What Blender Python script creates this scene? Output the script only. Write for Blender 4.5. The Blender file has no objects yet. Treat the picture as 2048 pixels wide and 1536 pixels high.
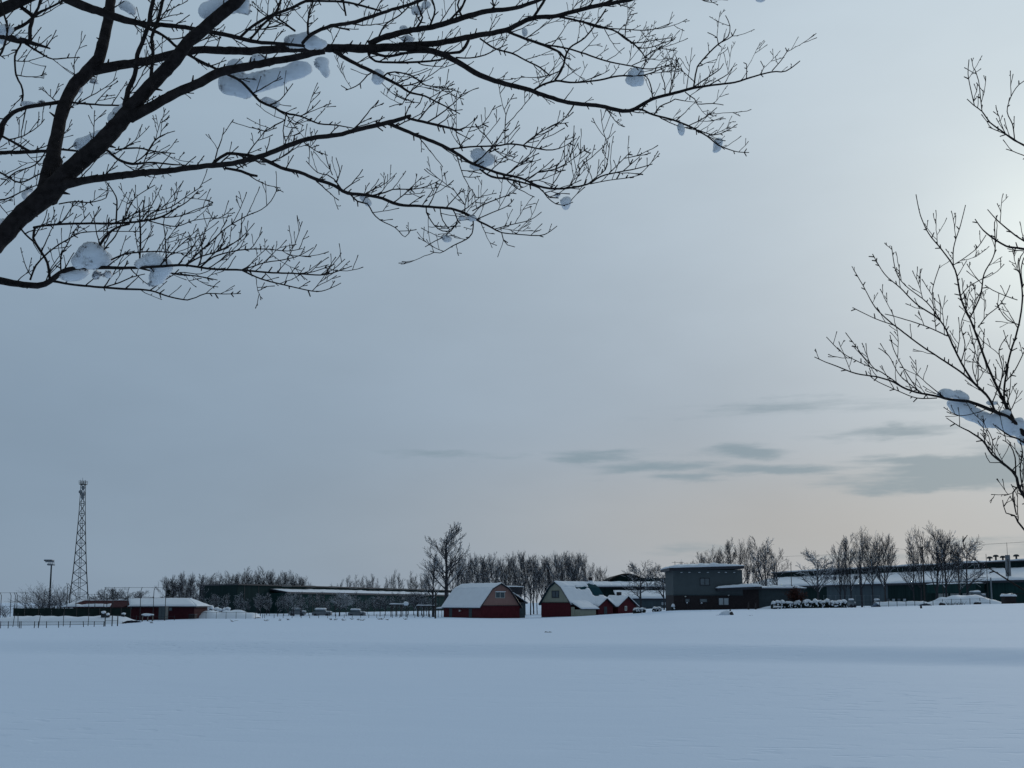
import bpy, bmesh, math, random
from math import radians as R, sin, cos, tan, pi, sqrt, atan2, exp
from mathutils import Vector as V, Matrix, noise
random.seed(11)
sc = bpy.context.scene
col = sc.collection
# ---------------------------------------------------------------- camera
EYE = 1.7; FPX = 2200.0; PITCH = R(7.0); PRINC = 1205 - FPX*tan(PITCH)   # row of the principal point
cam = bpy.data.cameras.new('camera'); camo = bpy.data.objects.new('camera', cam); col.objects.link(camo)
camo.location = (0, 0, EYE); camo.rotation_euler = (R(90)+PITCH, 0, 0)
cam.sensor_width = 36; cam.sensor_fit = 'HORIZONTAL'; cam.lens = FPX/2048*36
cam.shift_y = (PRINC-768)/2048; cam.clip_start = .05; cam.clip_end = 20000
sc.camera = camo
# ---------------------------------------------------------------- sun and sky
SAZ = R(27); SEL = R(17)
SUN = V((sin(SAZ)*cos(SEL), cos(SAZ)*cos(SEL), sin(SEL)))
sl = bpy.data.lights.new('sun', 'SUN'); sl.energy = 0.5; sl.angle = R(12); sl.color = (1, .93, .82)
so = bpy.data.objects.new('sun', sl); col.objects.link(so)
so.rotation_euler = SUN.to_track_quat('Z', 'Y').to_euler()
SKY_LOW = (.214, .294, .388); SKY_HIGH = (.330, .434, .532)
SKY_WIDE = (.186, .168, .138); SKY_TIGHT = (.135, .140, .115); SKY_CORE = (.15, .15, .11)
SKY_WARM = (.375, .382, .390); SKY_STREAK = (.200, .280, .340)
STREAKS = [(5.2, 7.5, 3.2, .38, .72), (7.5, 7.0, 3.0, .28, .65), (11.8, 7.7, 2.4, .42, .85), (13.6, 6.6, 3.2, .36, .85), (9.8, 6.4, 2.2, .3, .65), (18.6, 8.5, 3.2, .35, .8), (-3, 7.6, 4.2, .32, .7), (23.0, 6.4, 5.6, .85, 1.5), (20, 7.0, 3.5, .4, 1.1), (22, 5.8, 5, .5, 1.2), (16, 9.8, 6.0, .6, .62), (9.0, 2.6, 3.4, .5, .62), (17.5, 2.3, 4.0, .5, .70), (24.0, 2.6, 4.0, .6, .8), (4.0, 2.4, 3.0, .4, .5)]
world = bpy.data.worlds.new('World'); sc.world = world; world.use_nodes = True
nt = world.node_tree; N = nt.nodes; L = nt.links; N.clear()
def nd(t, **k):
    n = N.new(t)
    for a, b in k.items(): setattr(n, a, b)
    return n
def put(sock, val):
    if isinstance(val, bpy.types.NodeSocket): L.new(val, sock)
    else: sock.default_value = val
def M(op, a, b=0.0, c=0.0, clamp=False):
    n = nd('ShaderNodeMath', operation=op, use_clamp=clamp)
    put(n.inputs[0], a); put(n.inputs[1], b); put(n.inputs[2], c)
    return n.outputs[0]
def VM(op, a, b=(0, 0, 0)):
    n = nd('ShaderNodeVectorMath', operation=op); put(n.inputs[0], a); put(n.inputs[1], b)
    return n.outputs['Value'] if op == 'DOT_PRODUCT' else n.outputs[0]
def VS(a, s):
    n = nd('ShaderNodeVectorMath', operation='SCALE'); put(n.inputs[0], a); put(n.inputs['Scale'], s); return n.outputs[0]
def MIX(f, a, b):
    n = nd('ShaderNodeMix', data_type='RGBA'); put(n.inputs[0], f)
    put(n.inputs[6], a if not isinstance(a, tuple) else a+(1,)); put(n.inputs[7], b if not isinstance(b, tuple) else b+(1,))
    return n.outputs[2]
def SS(x, a, b):
    n = nd('ShaderNodeMapRange', interpolation_type='SMOOTHSTEP'); put(n.inputs[0], x); put(n.inputs[1], a); put(n.inputs[2], b)
    return n.outputs[0]
def NOISE(vec, scale, detail=4, rough=.5):
    n = nd('ShaderNodeTexNoise'); put(n.inputs['Vector'], vec); n.inputs['Scale'].default_value = scale
    n.inputs['Detail'].default_value = detail; n.inputs['Roughness'].default_value = rough
    return n.outputs['Fac']
tc = nd('ShaderNodeTexCoord'); D = VM('NORMALIZE', tc.outputs['Generated'])
sep = nd('ShaderNodeSeparateXYZ'); L.new(D, sep.inputs[0]); dx, dy, dz = sep.outputs
EL = M('DEGREES', M('ARCSINE', dz)); AZ = M('DEGREES', M('ARCTAN2', dx, dy))
CS = M('MAXIMUM', VM('DOT_PRODUCT', D, tuple(SUN)), 0.0)
wide = M('POWER', CS, 7.0); tight = M('POWER', CS, 60.0); core = M('POWER', CS, 420.0)
# soft veil: darker low, lighter up
up = SS(EL, 5.0, 31.0)
base = MIX(up, SKY_LOW, SKY_HIGH)
base = VM('ADD', base, VS(SKY_WIDE, wide))
# the veil thins out and dims away from the sun
far = SS(VM('DOT_PRODUCT', D, tuple(SUN)), -.35, .72)
base = VS(base, M('ADD', .52, M('MULTIPLY', far, .48)))
# warm band along the horizon towards the sun
az2 = M('DIVIDE', M('SUBTRACT', AZ, 15.0), 17.0)
waz = M('EXPONENT', M('MULTIPLY', M('MULTIPLY', az2, az2), -1.0))
el2 = M('DIVIDE', M('SUBTRACT', EL, 4.2), 3.4)
wel = M('EXPONENT', M('MULTIPLY', M('MULTIPLY', el2, el2), -1.0))
base = MIX(M('MULTIPLY', M('MULTIPLY', waz, wel), .8), base, SKY_WARM)
# stretched cloud noise
mp = nd('ShaderNodeMapping'); L.new(D, mp.inputs[0]); mp.inputs['Scale'].default_value = (1.0, 1.0, 7.0); mp.inputs['Rotation'].default_value = (0, R(1.5), 0)
n1 = NOISE(mp.outputs[0], 7.5, 6, .55)
mp2 = nd('ShaderNodeMapping'); L.new(D, mp2.inputs[0]); mp2.inputs['Scale'].default_value = (1.0, 1.0, 2.6); mp2.inputs['Rotation'].default_value = (0, R(14), 0)
n2 = NOISE(mp2.outputs[0], 3.0, 3, .5)
base = VS(base, M('ADD', 0.86, M('ADD', M('MULTIPLY', n2, 0.20), M('MULTIPLY', NOISE(mp2.outputs[0], 9.0, 4, .55), 0.09))))
# dark stratus streaks low towards the sun
nw = NOISE(mp.outputs[0], 5.0, 5, .6); mp3 = nd('ShaderNodeMapping'); L.new(D, mp3.inputs[0]); mp3.inputs['Location'].default_value = (3.1, 5.7, 1.3); mp3.inputs['Scale'].default_value = (1, 1, 4)
nv = NOISE(mp3.outputs[0], 9.0, 5, .6)
AZw = M('ADD', AZ, M('MULTIPLY', M('SUBTRACT', nw, .5), 9.0)); ELw = M('ADD', EL, M('MULTIPLY', M('SUBTRACT', nv, .5), 1.5))
def lump(az, el, wa, we):
    a = M('DIVIDE', M('SUBTRACT', AZw, az), wa); e = M('DIVIDE', M('SUBTRACT', ELw, el), we)
    return M('EXPONENT', M('MULTIPLY', M('ADD', M('MULTIPLY', a, a), M('MULTIPLY', e, e)), -1.0))
lm = lump(26.0, 6.5, 8.5, 1.15)
for q in STREAKS:
    lm = M('MAXIMUM', lm, M('MULTIPLY', lump(*q[:4]), q[4]))
band = lump(14.0, 7.6, 17.0, 2.3)
mp4 = nd('ShaderNodeMapping'); L.new(D, mp4.inputs[0]); mp4.inputs['Scale'].default_value = (1.0, 1.0, 9.0); mp4.inputs['Location'].default_value = (2.2, .7, .4)
n4 = NOISE(mp4.outputs[0], 22.0, 6, .6)
st = SS(M('ADD', M('MULTIPLY', lm, .62), M('ADD', M('ADD', M('MULTIPLY', n1, .7), M('MULTIPLY', n4, .45)), M('MULTIPLY', band, .15))), .76, 1.20)
st = M('MULTIPLY', st, SS(EL, .2, 2.0))
base = MIX(M('MULTIPLY', st, .85), base, SKY_STREAK)
base = VM('ADD', base, VS(SKY_TIGHT, M('MULTIPLY', tight, M('SUBTRACT', 1.0, M('MULTIPLY', st, .8)))))
base = VM('ADD', base, VS(SKY_CORE, core))
nish = nd('ShaderNodeTexSky', sky_type='NISHITA', sun_disc=False, sun_elevation=SEL, sun_rotation=SAZ)
sky = MIX(0.95, VS(nish.outputs[0], 0.5), VS(base, 10.0))
bg = nd('ShaderNodeBackground'); L.new(sky, bg.inputs[0]); bg.inputs[1].default_value = 0.1
wo = nd('ShaderNodeOutputWorld'); L.new(bg.outputs[0], wo.inputs[0])
sc.view_settings.view_transform = 'Standard'; sc.view_settings.look = 'None'
sc.view_settings.exposure = 0.06; sc.view_settings.gamma = 1; sc.view_settings.use_curve_mapping = False
# ---------------------------------------------------------------- materials
def mat(name, c, rough=.7, var=.25, scale=3.0, bump=0.0, spec=.3, c2=None, stretch=(1, 1, 1), metal=0.0):
    m = bpy.data.materials.new(name); m.use_nodes = True
    t = m.node_tree; b = t.nodes['Principled BSDF']; lk = t.links
    b.inputs['Roughness'].default_value = rough; b.inputs['Specular IOR Level'].default_value = spec; b.inputs['Metallic'].default_value = metal
    tcn = t.nodes.new('ShaderNodeTexCoord'); mpn = t.nodes.new('ShaderNodeMapping'); mpn.inputs['Scale'].default_value = stretch
    lk.new(tcn.outputs['Object'], mpn.inputs[0])
    nz = t.nodes.new('ShaderNodeTexNoise'); nz.inputs['Scale'].default_value = scale; nz.inputs['Detail'].default_value = 5; lk.new(mpn.outputs[0], nz.inputs['Vector'])
    rp = t.nodes.new('ShaderNodeValToRGB'); lk.new(nz.outputs['Fac'], rp.inputs[0])
    a = tuple(x*(1-var) for x in c); d = c2 if c2 else tuple(min(1, x*(1+var)) for x in c)
    rp.color_ramp.elements[0].color = a+(1,); rp.color_ramp.elements[0].position = .3
    rp.color_ramp.elements[1].color = d+(1,); rp.color_ramp.elements[1].position = .7
    lk.new(rp.outputs[0], b.inputs['Base Color'])
    if bump:
        bn = t.nodes.new('ShaderNodeBump'); bn.inputs['Strength'].default_value = bump; bn.inputs['Distance'].default_value = .02
        lk.new(nz.outputs['Fac'], bn.inputs['Height']); lk.new(bn.outputs[0], b.inputs['Normal'])
    return m
MT = {}
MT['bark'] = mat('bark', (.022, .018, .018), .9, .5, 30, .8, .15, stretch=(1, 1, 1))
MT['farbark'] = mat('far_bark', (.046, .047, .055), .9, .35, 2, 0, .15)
MT['snow'] = mat('packed_snow', (.74, .80, .88), .65, .04, 6, .15, .25)
MT['clump'] = mat('lodged_snow', (.78, .83, .90), .7, .04, 6, .1, .2)
_b = MT['clump'].node_tree.nodes['Principled BSDF']; _b.inputs['Subsurface Weight'].default_value = .7; _b.inputs['Subsurface Radius'].default_value = (1, 1, 1); _b.inputs['Subsurface Scale'].default_value = .08
MT['roofsnow'] = mat('roof_snow', (.80, .84, .90), .65, .03, 1.2, .2, .25)
MT['red'] = mat('red_boards', (.082, .012, .018), .8, .35, 2.0, 0, .2, stretch=(6, 6, .6))
MT['pink'] = mat('dusty_pink_boards', (.29, .17, .15), .8, .12, 2, 0, .2, stretch=(6, 6, .6))
MT['cream'] = mat('pale_green_boards', (.30, .31, .25), .8, .12, 2, 0, .2, stretch=(6, 6, .6))
MT['greygreen'] = mat('grey_green_cladding', (.045, .065, .075), .7, .2, 1.5, 0, .3)
MT['slate'] = mat('grey_render', (.076, .094, .102), .8, .08, .8, 0, .25)
MT['brick'] = mat('dark_brown_brick', (.030, .024, .026), .85, .3, 4, 0, .25)
MT['trim'] = mat('dark_trim', (.016, .018, .028), .5, .2, 2, 0, .4)
MT['whitetrim'] = mat('white_trim', (.5, .5, .47), .6, .1, 3, 0, .3)
MT['glass'] = mat('window_glass', (.10, .13, .15), .12, .2, .5, 0, .8)
MT['blind'] = mat('pale_window_blind', (.42, .47, .50), .5, .08, .5, 0, .4)
MT['factory'] = mat('dark_green_sheet', (.016, .033, .034), .9, .25, .6, 0, .06, stretch=(3, 3, .3))
MT['factory2'] = mat('teal_green_sheet', (.017, .046, .046), .9, .2, .5, 0, .06, stretch=(3, 3, .3))
MT['bluegrey'] = mat('blue_grey_sheet', (.050, .078, .095), .6, .2, .5, 0, .35, stretch=(3, 3, .3))
MT['brownwall'] = mat('brown_shed_wall', (.028, .022, .022), .8, .3, .5, 0, .25)
MT['steel'] = mat('galvanised_steel', (.16, .18, .20), .5, .2, 2, 0, .5)
MT['darksteel'] = mat('dark_painted_steel', (.020, .026, .030), .6, .2, 2, 0, .35)
MT['roofgreen'] = mat('teal_roof_sheet', (.016, .055, .070), .95, .15, 1, 0, .05)
MT['maroon'] = mat('dark_maroon_boards', (.050, .012, .016), .85, .35, 2.0, 0, .15, stretch=(6, 6, .6))
MT['wood'] = mat('weathered_wood', (.045, .040, .040), .85, .3, 3, 0, .2)
MT['net'] = mat('green_windbreak_net', (.012, .022, .020), .9, .3, 1, 0, .15)
MT['rust'] = mat('rusty_brown_leaves', (.055, .022, .018), .9, .4, 3, 0, .15)
MT['evergreen'] = mat('dark_evergreen_leaves', (.012, .020, .018), .85, .4, 3, 0, .2)
MT['mountain'] = mat('winter_hill', (.12, .14, .16), .9, .3, .004, 0, .1)
# ---------------------------------------------------------------- pixel <-> world helpers
CP, SP = cos(PITCH), sin(PITCH)
def pt(px, py, Y):
    cx = (px-1024)/FPX; cy = (PRINC-py)/FPX
    d = V((cx, CP - cy*SP, SP + cy*CP))
    return V((0, 0, EYE)) + d*(Y/d.y)
def colpx(x, y): return 1024 + FPX*x/(max(y, .5)*CP)
EDGE = [(-900, 1247), (-60, 1245), (120, 1243), (230, 1241), (400, 1237), (700, 1236), (900, 1236.5), (1040, 1237), (1140, 1233), (1280, 1226), (1350, 1220.5), (1490, 1219), (1700, 1216.5), (1850, 1213), (2048, 1208.5), (2600, 1204), (4000, 1200)]
def lin(tab, x):
    if x <= tab[0][0]: return tab[0][1]
    for (a, b), (c, d) in zip(tab, tab[1:]):
        if x <= c: return b+(d-b)*(x-a)/(c-a)
    return tab[-1][1]
def sstep(a, b, x):
    t = min(1, max(0, (x-a)/(b-a))); return t*t*(3-2*t)
def gz(x, y):
    yy = max(y, 8.0)
    r = lin(EDGE, colpx(x, yy))
    z = (EYE-(r-1205)*185/FPX*1.01)*sstep(18, 175, yy)
    line = 36.0 - .37*x + 1.3*noise.noise(V((x*.05, 3, 7)))
    h = .36 + .03*sstep(-8, 16, x)
    w = 2.2 + 1.2*noise.noise(V((x*.03, 9, 1)))
    z += h*sstep(line-w, line+w, y)*(1-sstep(line+8, line+70, y))
    # second, softer roll close to the far edge
    l2 = 150 + .10*x
    z += .16*sstep(l2-5, l2+5, y)*(1-sstep(l2+14, l2+40, y))
    z += (.10*noise.noise(V((x*.035, y*.05, 2.2))) + .035*noise.noise(V((x*.16, y*.22, 5.2))) + .012*noise.noise(V((x*.7, y*.9, 8.2))))*min(1, .25+yy/60)
    return z
def P3(p): return V((p[0], p[1], gz(p[0], p[1])))
# ---------------------------------------------------------------- mesh builder
ORG = {}
class MB:
    def __init__(s): s.v = []; s.f = []
    def add(s, vs, fs):
        o = len(s.v); s.v += [V(p) for p in vs]; s.f += [tuple(i+o for i in f) for f in fs]
    def box(s, x0, x1, y0, y1, z0, z1):
        s.add([(x0, y0, z0), (x1, y0, z0), (x1, y1, z0), (x0, y1, z0), (x0, y0, z1), (x1, y0, z1), (x1, y1, z1), (x0, y1, z1)],
              [(3, 2, 1, 0), (4, 5, 6, 7), (0, 1, 5, 4), (1, 2, 6, 5), (2, 3, 7, 6), (3, 0, 4, 7)])
    def obox(s, o, u, v, w):
        """box from corner o along the three edge vectors"""
        o, u, v, w = V(o), V(u), V(v), V(w)
        f = [(3, 2, 1, 0), (4, 5, 6, 7), (0, 1, 5, 4), (1, 2, 6, 5), (2, 3, 7, 6), (3, 0, 4, 7)]
        if u.cross(v).dot(w) < 0: f = [tuple(reversed(q)) for q in f]
        s.add([o, o+u, o+u+v, o+v, o+w, o+u+w, o+u+v+w, o+v+w], f)
    def prism(s, prof, ext):
        """closed polygon (3D points) extruded along ext"""
        n = len(prof); ext = V(ext); a = [V(p) for p in prof]
        nrm = V((0, 0, 0))
        for i in range(n): nrm += a[i].cross(a[(i+1) % n])
        fs = [tuple(range(n))[::-1], tuple(range(n, 2*n))] + [(i, (i+1) % n, n+(i+1) % n, n+i) for i in range(n)]
        if nrm.dot(ext) < 0: fs = [tuple(reversed(f)) for f in fs]
        s.add(a+[p+ext for p in a], fs)
    def tube(s, pts, rad, n=6, cap=True):
        k = len(pts)
        if k < 2: return
        ref = None; rings = []
        for i in range(k):
            t = (pts[min(i+1, k-1)]-pts[max(i-1, 0)])
            if t.length < 1e-9: t = V((0, 0, 1))
            t.normalize()
            if ref is None: ref = t.orthogonal().normalized()
            ref = ref - t*ref.dot(t)
            if ref.length < 1e-5: ref = t.orthogonal()
            ref.normalize(); b = t.cross(ref)
            rings.append([pts[i] + (ref*cos(2*pi*j/n) + b*sin(2*pi*j/n))*rad[i] for j in range(n)])
        vs = [p for r in rings for p in r]; fs = []
        for i in range(k-1):
            for j in range(n):
                a, b2 = i*n+j, i*n+(j+1) % n
                fs.append((a, b2, b2+n, a+n))
        if cap: fs += [tuple(range(n))[::-1], tuple((k-1)*n+j for j in range(n))]
        s.add(vs, fs)
    def bar(s, a, b, r, n=4): s.tube([V(a), V(b)], [r, r], n)
    def slab(s, q, th, nx=16, ny=8, amp=.25, seed=0, mask=None, edge=.55, fs=.9, hole=None):
        """snow lying on the quad q (4 corners, counter-clockwise from above): uneven thickness"""
        q = [V(p) for p in q]; top = []; bot = []
        if (q[1]-q[0]).cross(q[2]-q[0]).z + (q[2]-q[0]).cross(q[3]-q[0]).z < 0: q = [q[0], q[3], q[2], q[1]]; nx, ny = ny, nx
        for j in range(ny+1):
            for i in range(nx+1):
                u, w = i/nx, j/ny
                p = q[0]*(1-u)*(1-w)+q[1]*u*(1-w)+q[2]*u*w+q[3]*(1-u)*w
                e = min(1, min(u*nx, (1-u)*nx, w*ny, (1-w)*ny)/1.0)
                t = th*(1+amp*noise.noise(p*fs+V((seed, 0, 0)))*2)*(edge+(1-edge)*e)
                if mask: t = mask(u, w, t)
                if hole and hole(p): t = -.2
                top.append(p+V((0, 0, t))); bot.append(p+V((0, 0, .012)) if t > .012 else p+V((0, 0, t-.02)))
        m = (nx+1)*(ny+1); f = []
        for j in range(ny):
            for i in range(nx):
                a = j*(nx+1)+i; b = a+1; c = b+nx+1; d = a+nx+1
                f += [(a, b, c, d), (m+d, m+c, m+b, m+a)]
        for i in range(nx):
            a, b = i, i+1; f.append((m+a, m+b, b, a))
            a, b = ny*(nx+1)+i, ny*(nx+1)+i+1; f.append((a, b, m+b, m+a))
        for j in range(ny):
            a, b = j*(nx+1), (j+1)*(nx+1); f.append((a, b, m+b, m+a))
            a, b = a+nx, b+nx; f.append((m+a, m+b, b, a))
        s.add(top+bot, f)
    def blob(s, c, r, sub=2, amp=.2, seed=0, fs=1.5):
        bm = bmesh.new(); bmesh.ops.create_icosphere(bm, subdivisions=sub, radius=1)
        c = V(c); r = V(r); o = len(s.v)
        for v in bm.verts:
            k = 1+amp*noise.noise(v.co*fs+V((seed*3.1, seed, 0)))*1.6
            s.v.append(c+V((v.co.x*r.x, v.co.y*r.y, v.co.z*r.z))*k)
        for f in bm.faces: s.f.append(tuple(v.index+o for v in f.verts))
        bm.free()
    def mesh(s, name, m, off=V((0, 0, 0)), smooth=False):
        me = bpy.data.meshes.new(name); me.from_pydata([tuple(p-off) for p in s.v], [], s.f)
        if m: me.materials.append(MT[m])
        if smooth: me.polygons.foreach_set('use_smooth', [True]*len(me.polygons))
        me.update(); return me
    def build(s, name, m, parent=None, smooth=False, label=None, kind=None):
        off = V(ORG[parent.name]) if parent else V((0, 0, 0))
        o = bpy.data.objects.new(name, s.mesh(name, m, off, smooth)); col.objects.link(o)
        if parent: o.parent = parent; ORG[o.name] = off
        if label: o['label'] = label
        if kind: o['kind'] = kind
        return o
def thing(name, loc, label, cat, group=None):
    o = bpy.data.objects.new(name, None); col.objects.link(o); o.location = loc; o.empty_display_size = .2
    o['label'] = label; o['category'] = cat
    if group: o['group'] = group
    ORG[o.name] = V(loc); return o
def solo(mb, name, m, label, cat, group=None, smooth=False):
    """a thing that is one mesh: origin at its base"""
    xs = [p.x for p in mb.v]; ys = [p.y for p in mb.v]; zs = [p.z for p in mb.v]
    loc = V(((min(xs)+max(xs))/2, (min(ys)+max(ys))/2, min(zs)))
    o = bpy.data.objects.new(name, mb.mesh(name, m, loc, smooth)); col.objects.link(o); o.location = loc
    o['label'] = label; o['category'] = cat
    if group: o['group'] = group
    ORG[o.name] = loc
    return o
# ================================================================ ground
def ground():
    ys = [-60, -30, -12, -4, 0]; y = 2.0
    while y < 230: ys.append(y); y *= 1.018
    ys += [y*1.06**k for k in range(1, 60)]
    n = 240; me = MB(); W = len(ys)
    for y in ys:
        half = max(60, abs(y)*.95+30)
        for i in range(n+1):
            t = i/n*2-1; x = half*(t*.55+t**3*.45)
            me.v.append(V((x, y, gz(x, y))))
    for j in range(W-1):
        for i in range(n):
            a = j*(n+1)+i; me.f.append((a, a+1, a+n+2, a+n+1))
    o = me.build('snow_field', None, smooth=True); o['kind'] = 'structure'
    m = bpy.data.materials.new('field_snow'); m.use_nodes = True; t = m.node_tree; b = t.nodes['Principled BSDF']; lk = t.links
    b.inputs['Base Color'].default_value = (.705, .815, .96, 1); b.inputs['Roughness'].default_value = .8; b.inputs['Specular IOR Level'].default_value = .13
    tcn = t.nodes.new('ShaderNodeTexCoord')
    def nz(scale, st, det):
        mp = t.nodes.new('ShaderNodeMapping'); mp.inputs['Scale'].default_value = st; mp.inputs['Rotation'].default_value = (0, 0, R(12)); lk.new(tcn.outputs['Object'], mp.inputs[0])
        q = t.nodes.new('ShaderNodeTexNoise'); q.inputs['Scale'].default_value = scale; q.inputs['Detail'].default_value = det; lk.new(mp.outputs[0], q.inputs['Vector']); return q.outputs['Fac']
    a = nz(1.1, (.5, 1, 1), 4); c = nz(22, (1, 1, 1), 3)
    # wind pits: sparse small dents on the right-hand foreground
    d = nz(3.2, (.45, 1, 1), 2)
    rp = t.nodes.new('ShaderNodeMapRange'); rp.inputs[1].default_value = .58; rp.inputs[2].default_value = .66; rp.inputs[3].default_value = 0; rp.inputs[4].default_value = -1.4; lk.new(d, rp.inputs[0])
    big = nz(.07, (1, 1, 1), 2); rb = t.nodes.new('ShaderNodeMapRange'); rb.inputs[1].default_value = .45; rb.inputs[2].default_value = .62; lk.new(big, rb.inputs[0])
    mu = t.nodes.new('ShaderNodeMath'); mu.operation = 'MULTIPLY'; lk.new(rp.outputs[0], mu.inputs[0]); lk.new(rb.outputs[0], mu.inputs[1])
    m1 = t.nodes.new('ShaderNodeMath'); m1.operation = 'MULTIPLY_ADD'; lk.new(c, m1.inputs[0]); m1.inputs[1].default_value = .16; lk.new(a, m1.inputs[2])
    m2 = t.nodes.new('ShaderNodeMath'); m2.operation = 'ADD'; lk.new(m1.outputs[0], m2.inputs[0]); lk.new(mu.outputs[0], m2.inputs[1])
    bn = t.nodes.new('ShaderNodeBump'); bn.inputs['Strength'].default_value = .42; bn.inputs['Distance'].default_value = .04
    lk.new(m2.outputs[0], bn.inputs['Height']); lk.new(bn.outputs[0], b.inputs['Normal'])
    o.data.materials.append(m)
ground()
# ================================================================ window helper
def window(parent, o, u, n, w, h, cols=1, fm='trim', pm='glass', fw=.09, label=None):
    """o bottom-left corner on the wall face, u along the wall, n outwards"""
    o, u, n = V(o), V(u).normalized(), V(n).normalized(); z = V((0, 0, 1))
    f = MB(); d = n*.10; o2 = o - n*.03
    f.obox(o2, u*w, d, z*fw); f.obox(o2+z*(h-fw), u*w, d, z*fw)
    f.obox(o2+z*fw, u*fw, d, z*(h-2*fw)); f.obox(o2+u*(w-fw)+z*fw, u*fw, d, z*(h-2*fw))
    for k in range(1, cols): f.obox(o2+u*(w*k/cols-fw/2)+z*fw, u*fw, d, z*(h-2*fw))
    fr = f.build('window', fm, parent, label=label)
    for k in range(cols):
        p = MB(); a = fw if k == 0 else w*k/cols+fw/2; b = w-fw if k == cols-1 else w*(k+1)/cols-fw/2
        p.obox(o2+u*a+z*fw, u*(b-a), n*.05, z*(h-2*fw)); p.build('pane', pm, fr)
    return fr
def plank(parent, name, o, u, n, w, h, m, label=None, d=.06):
    f = MB(); f.obox(V(o)-V(n)*.02, V(u)*w, V(n)*d, V((0, 0, h))); return f.build(name, m, parent, label=label)
Zv = V((0, 0, 1))
# ================================================================ gambrel barns
def gambrel(root, C, u, v, W, Lg, ze, zk, zp, kf, lower, upper, base, seed=1, rm='trim', hole=None):
    """C ground corner (z = base); u along the gable, v along the ridge; heights above base"""
    H = lambda s, t, z: C+u*s+v*t+Zv*z
    w = MB(); w.obox(C-Zv*.8, u*W, v*Lg, Zv*(ze+.8)); w.build('wall', lower, root)
    k0, k1 = W/2*(1-kf), W/2*(1+kf)
    g = MB(); g.prism([H(.02, .06, ze), H(W-.02, .06, ze), H(k1, .06, zk-.05), H(W/2, .06, zp-.08), H(k0, .06, zk-.05)], v*.1)
    g.build('gable_wall', upper, root)
    g2 = MB(); g2.prism([H(.02, Lg-.16, ze), H(W-.02, Lg-.16, ze), H(k1, Lg-.16, zk-.05), H(W/2, Lg-.16, zp-.08), H(k0, Lg-.16, zk-.05)], v*.1)
    g2.build('gable_wall', upper, root)
    o = .35; sl_ = (zk-ze)/k0
    planes = [(-o, ze-o*sl_*.8, k0, zk), (k0, zk, W/2, zp), (W/2, zp, k1, zk), (k1, zk, W+o, ze-o*sl_*.8)]
    r = MB()
    for s0, z0, s1, z1 in planes:
        r.prism([H(s0, -.3, z0), H(s1, -.3, z1), H(s1, -.3, z1-.12), H(s0, -.3, z0-.12)], v*(Lg+.6))
    r.build('roof', rm, root)
    sn = MB()
    for i, (s0, z0, s1, z1) in enumerate(planes):
        th = .24 if i in (1, 2) else .20
        q = [H(s0, -.36, z0), H(s1, -.36, z1), H(s1, Lg+.36, z1), H(s0, Lg+.36, z0)]
        sn.slab(q, th, 16, 44, .16, seed+i, hole=hole)
    sn.build('roof_snow', 'roofsnow', root, smooth=True)
    return H
MPP = 190/FPX
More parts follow.
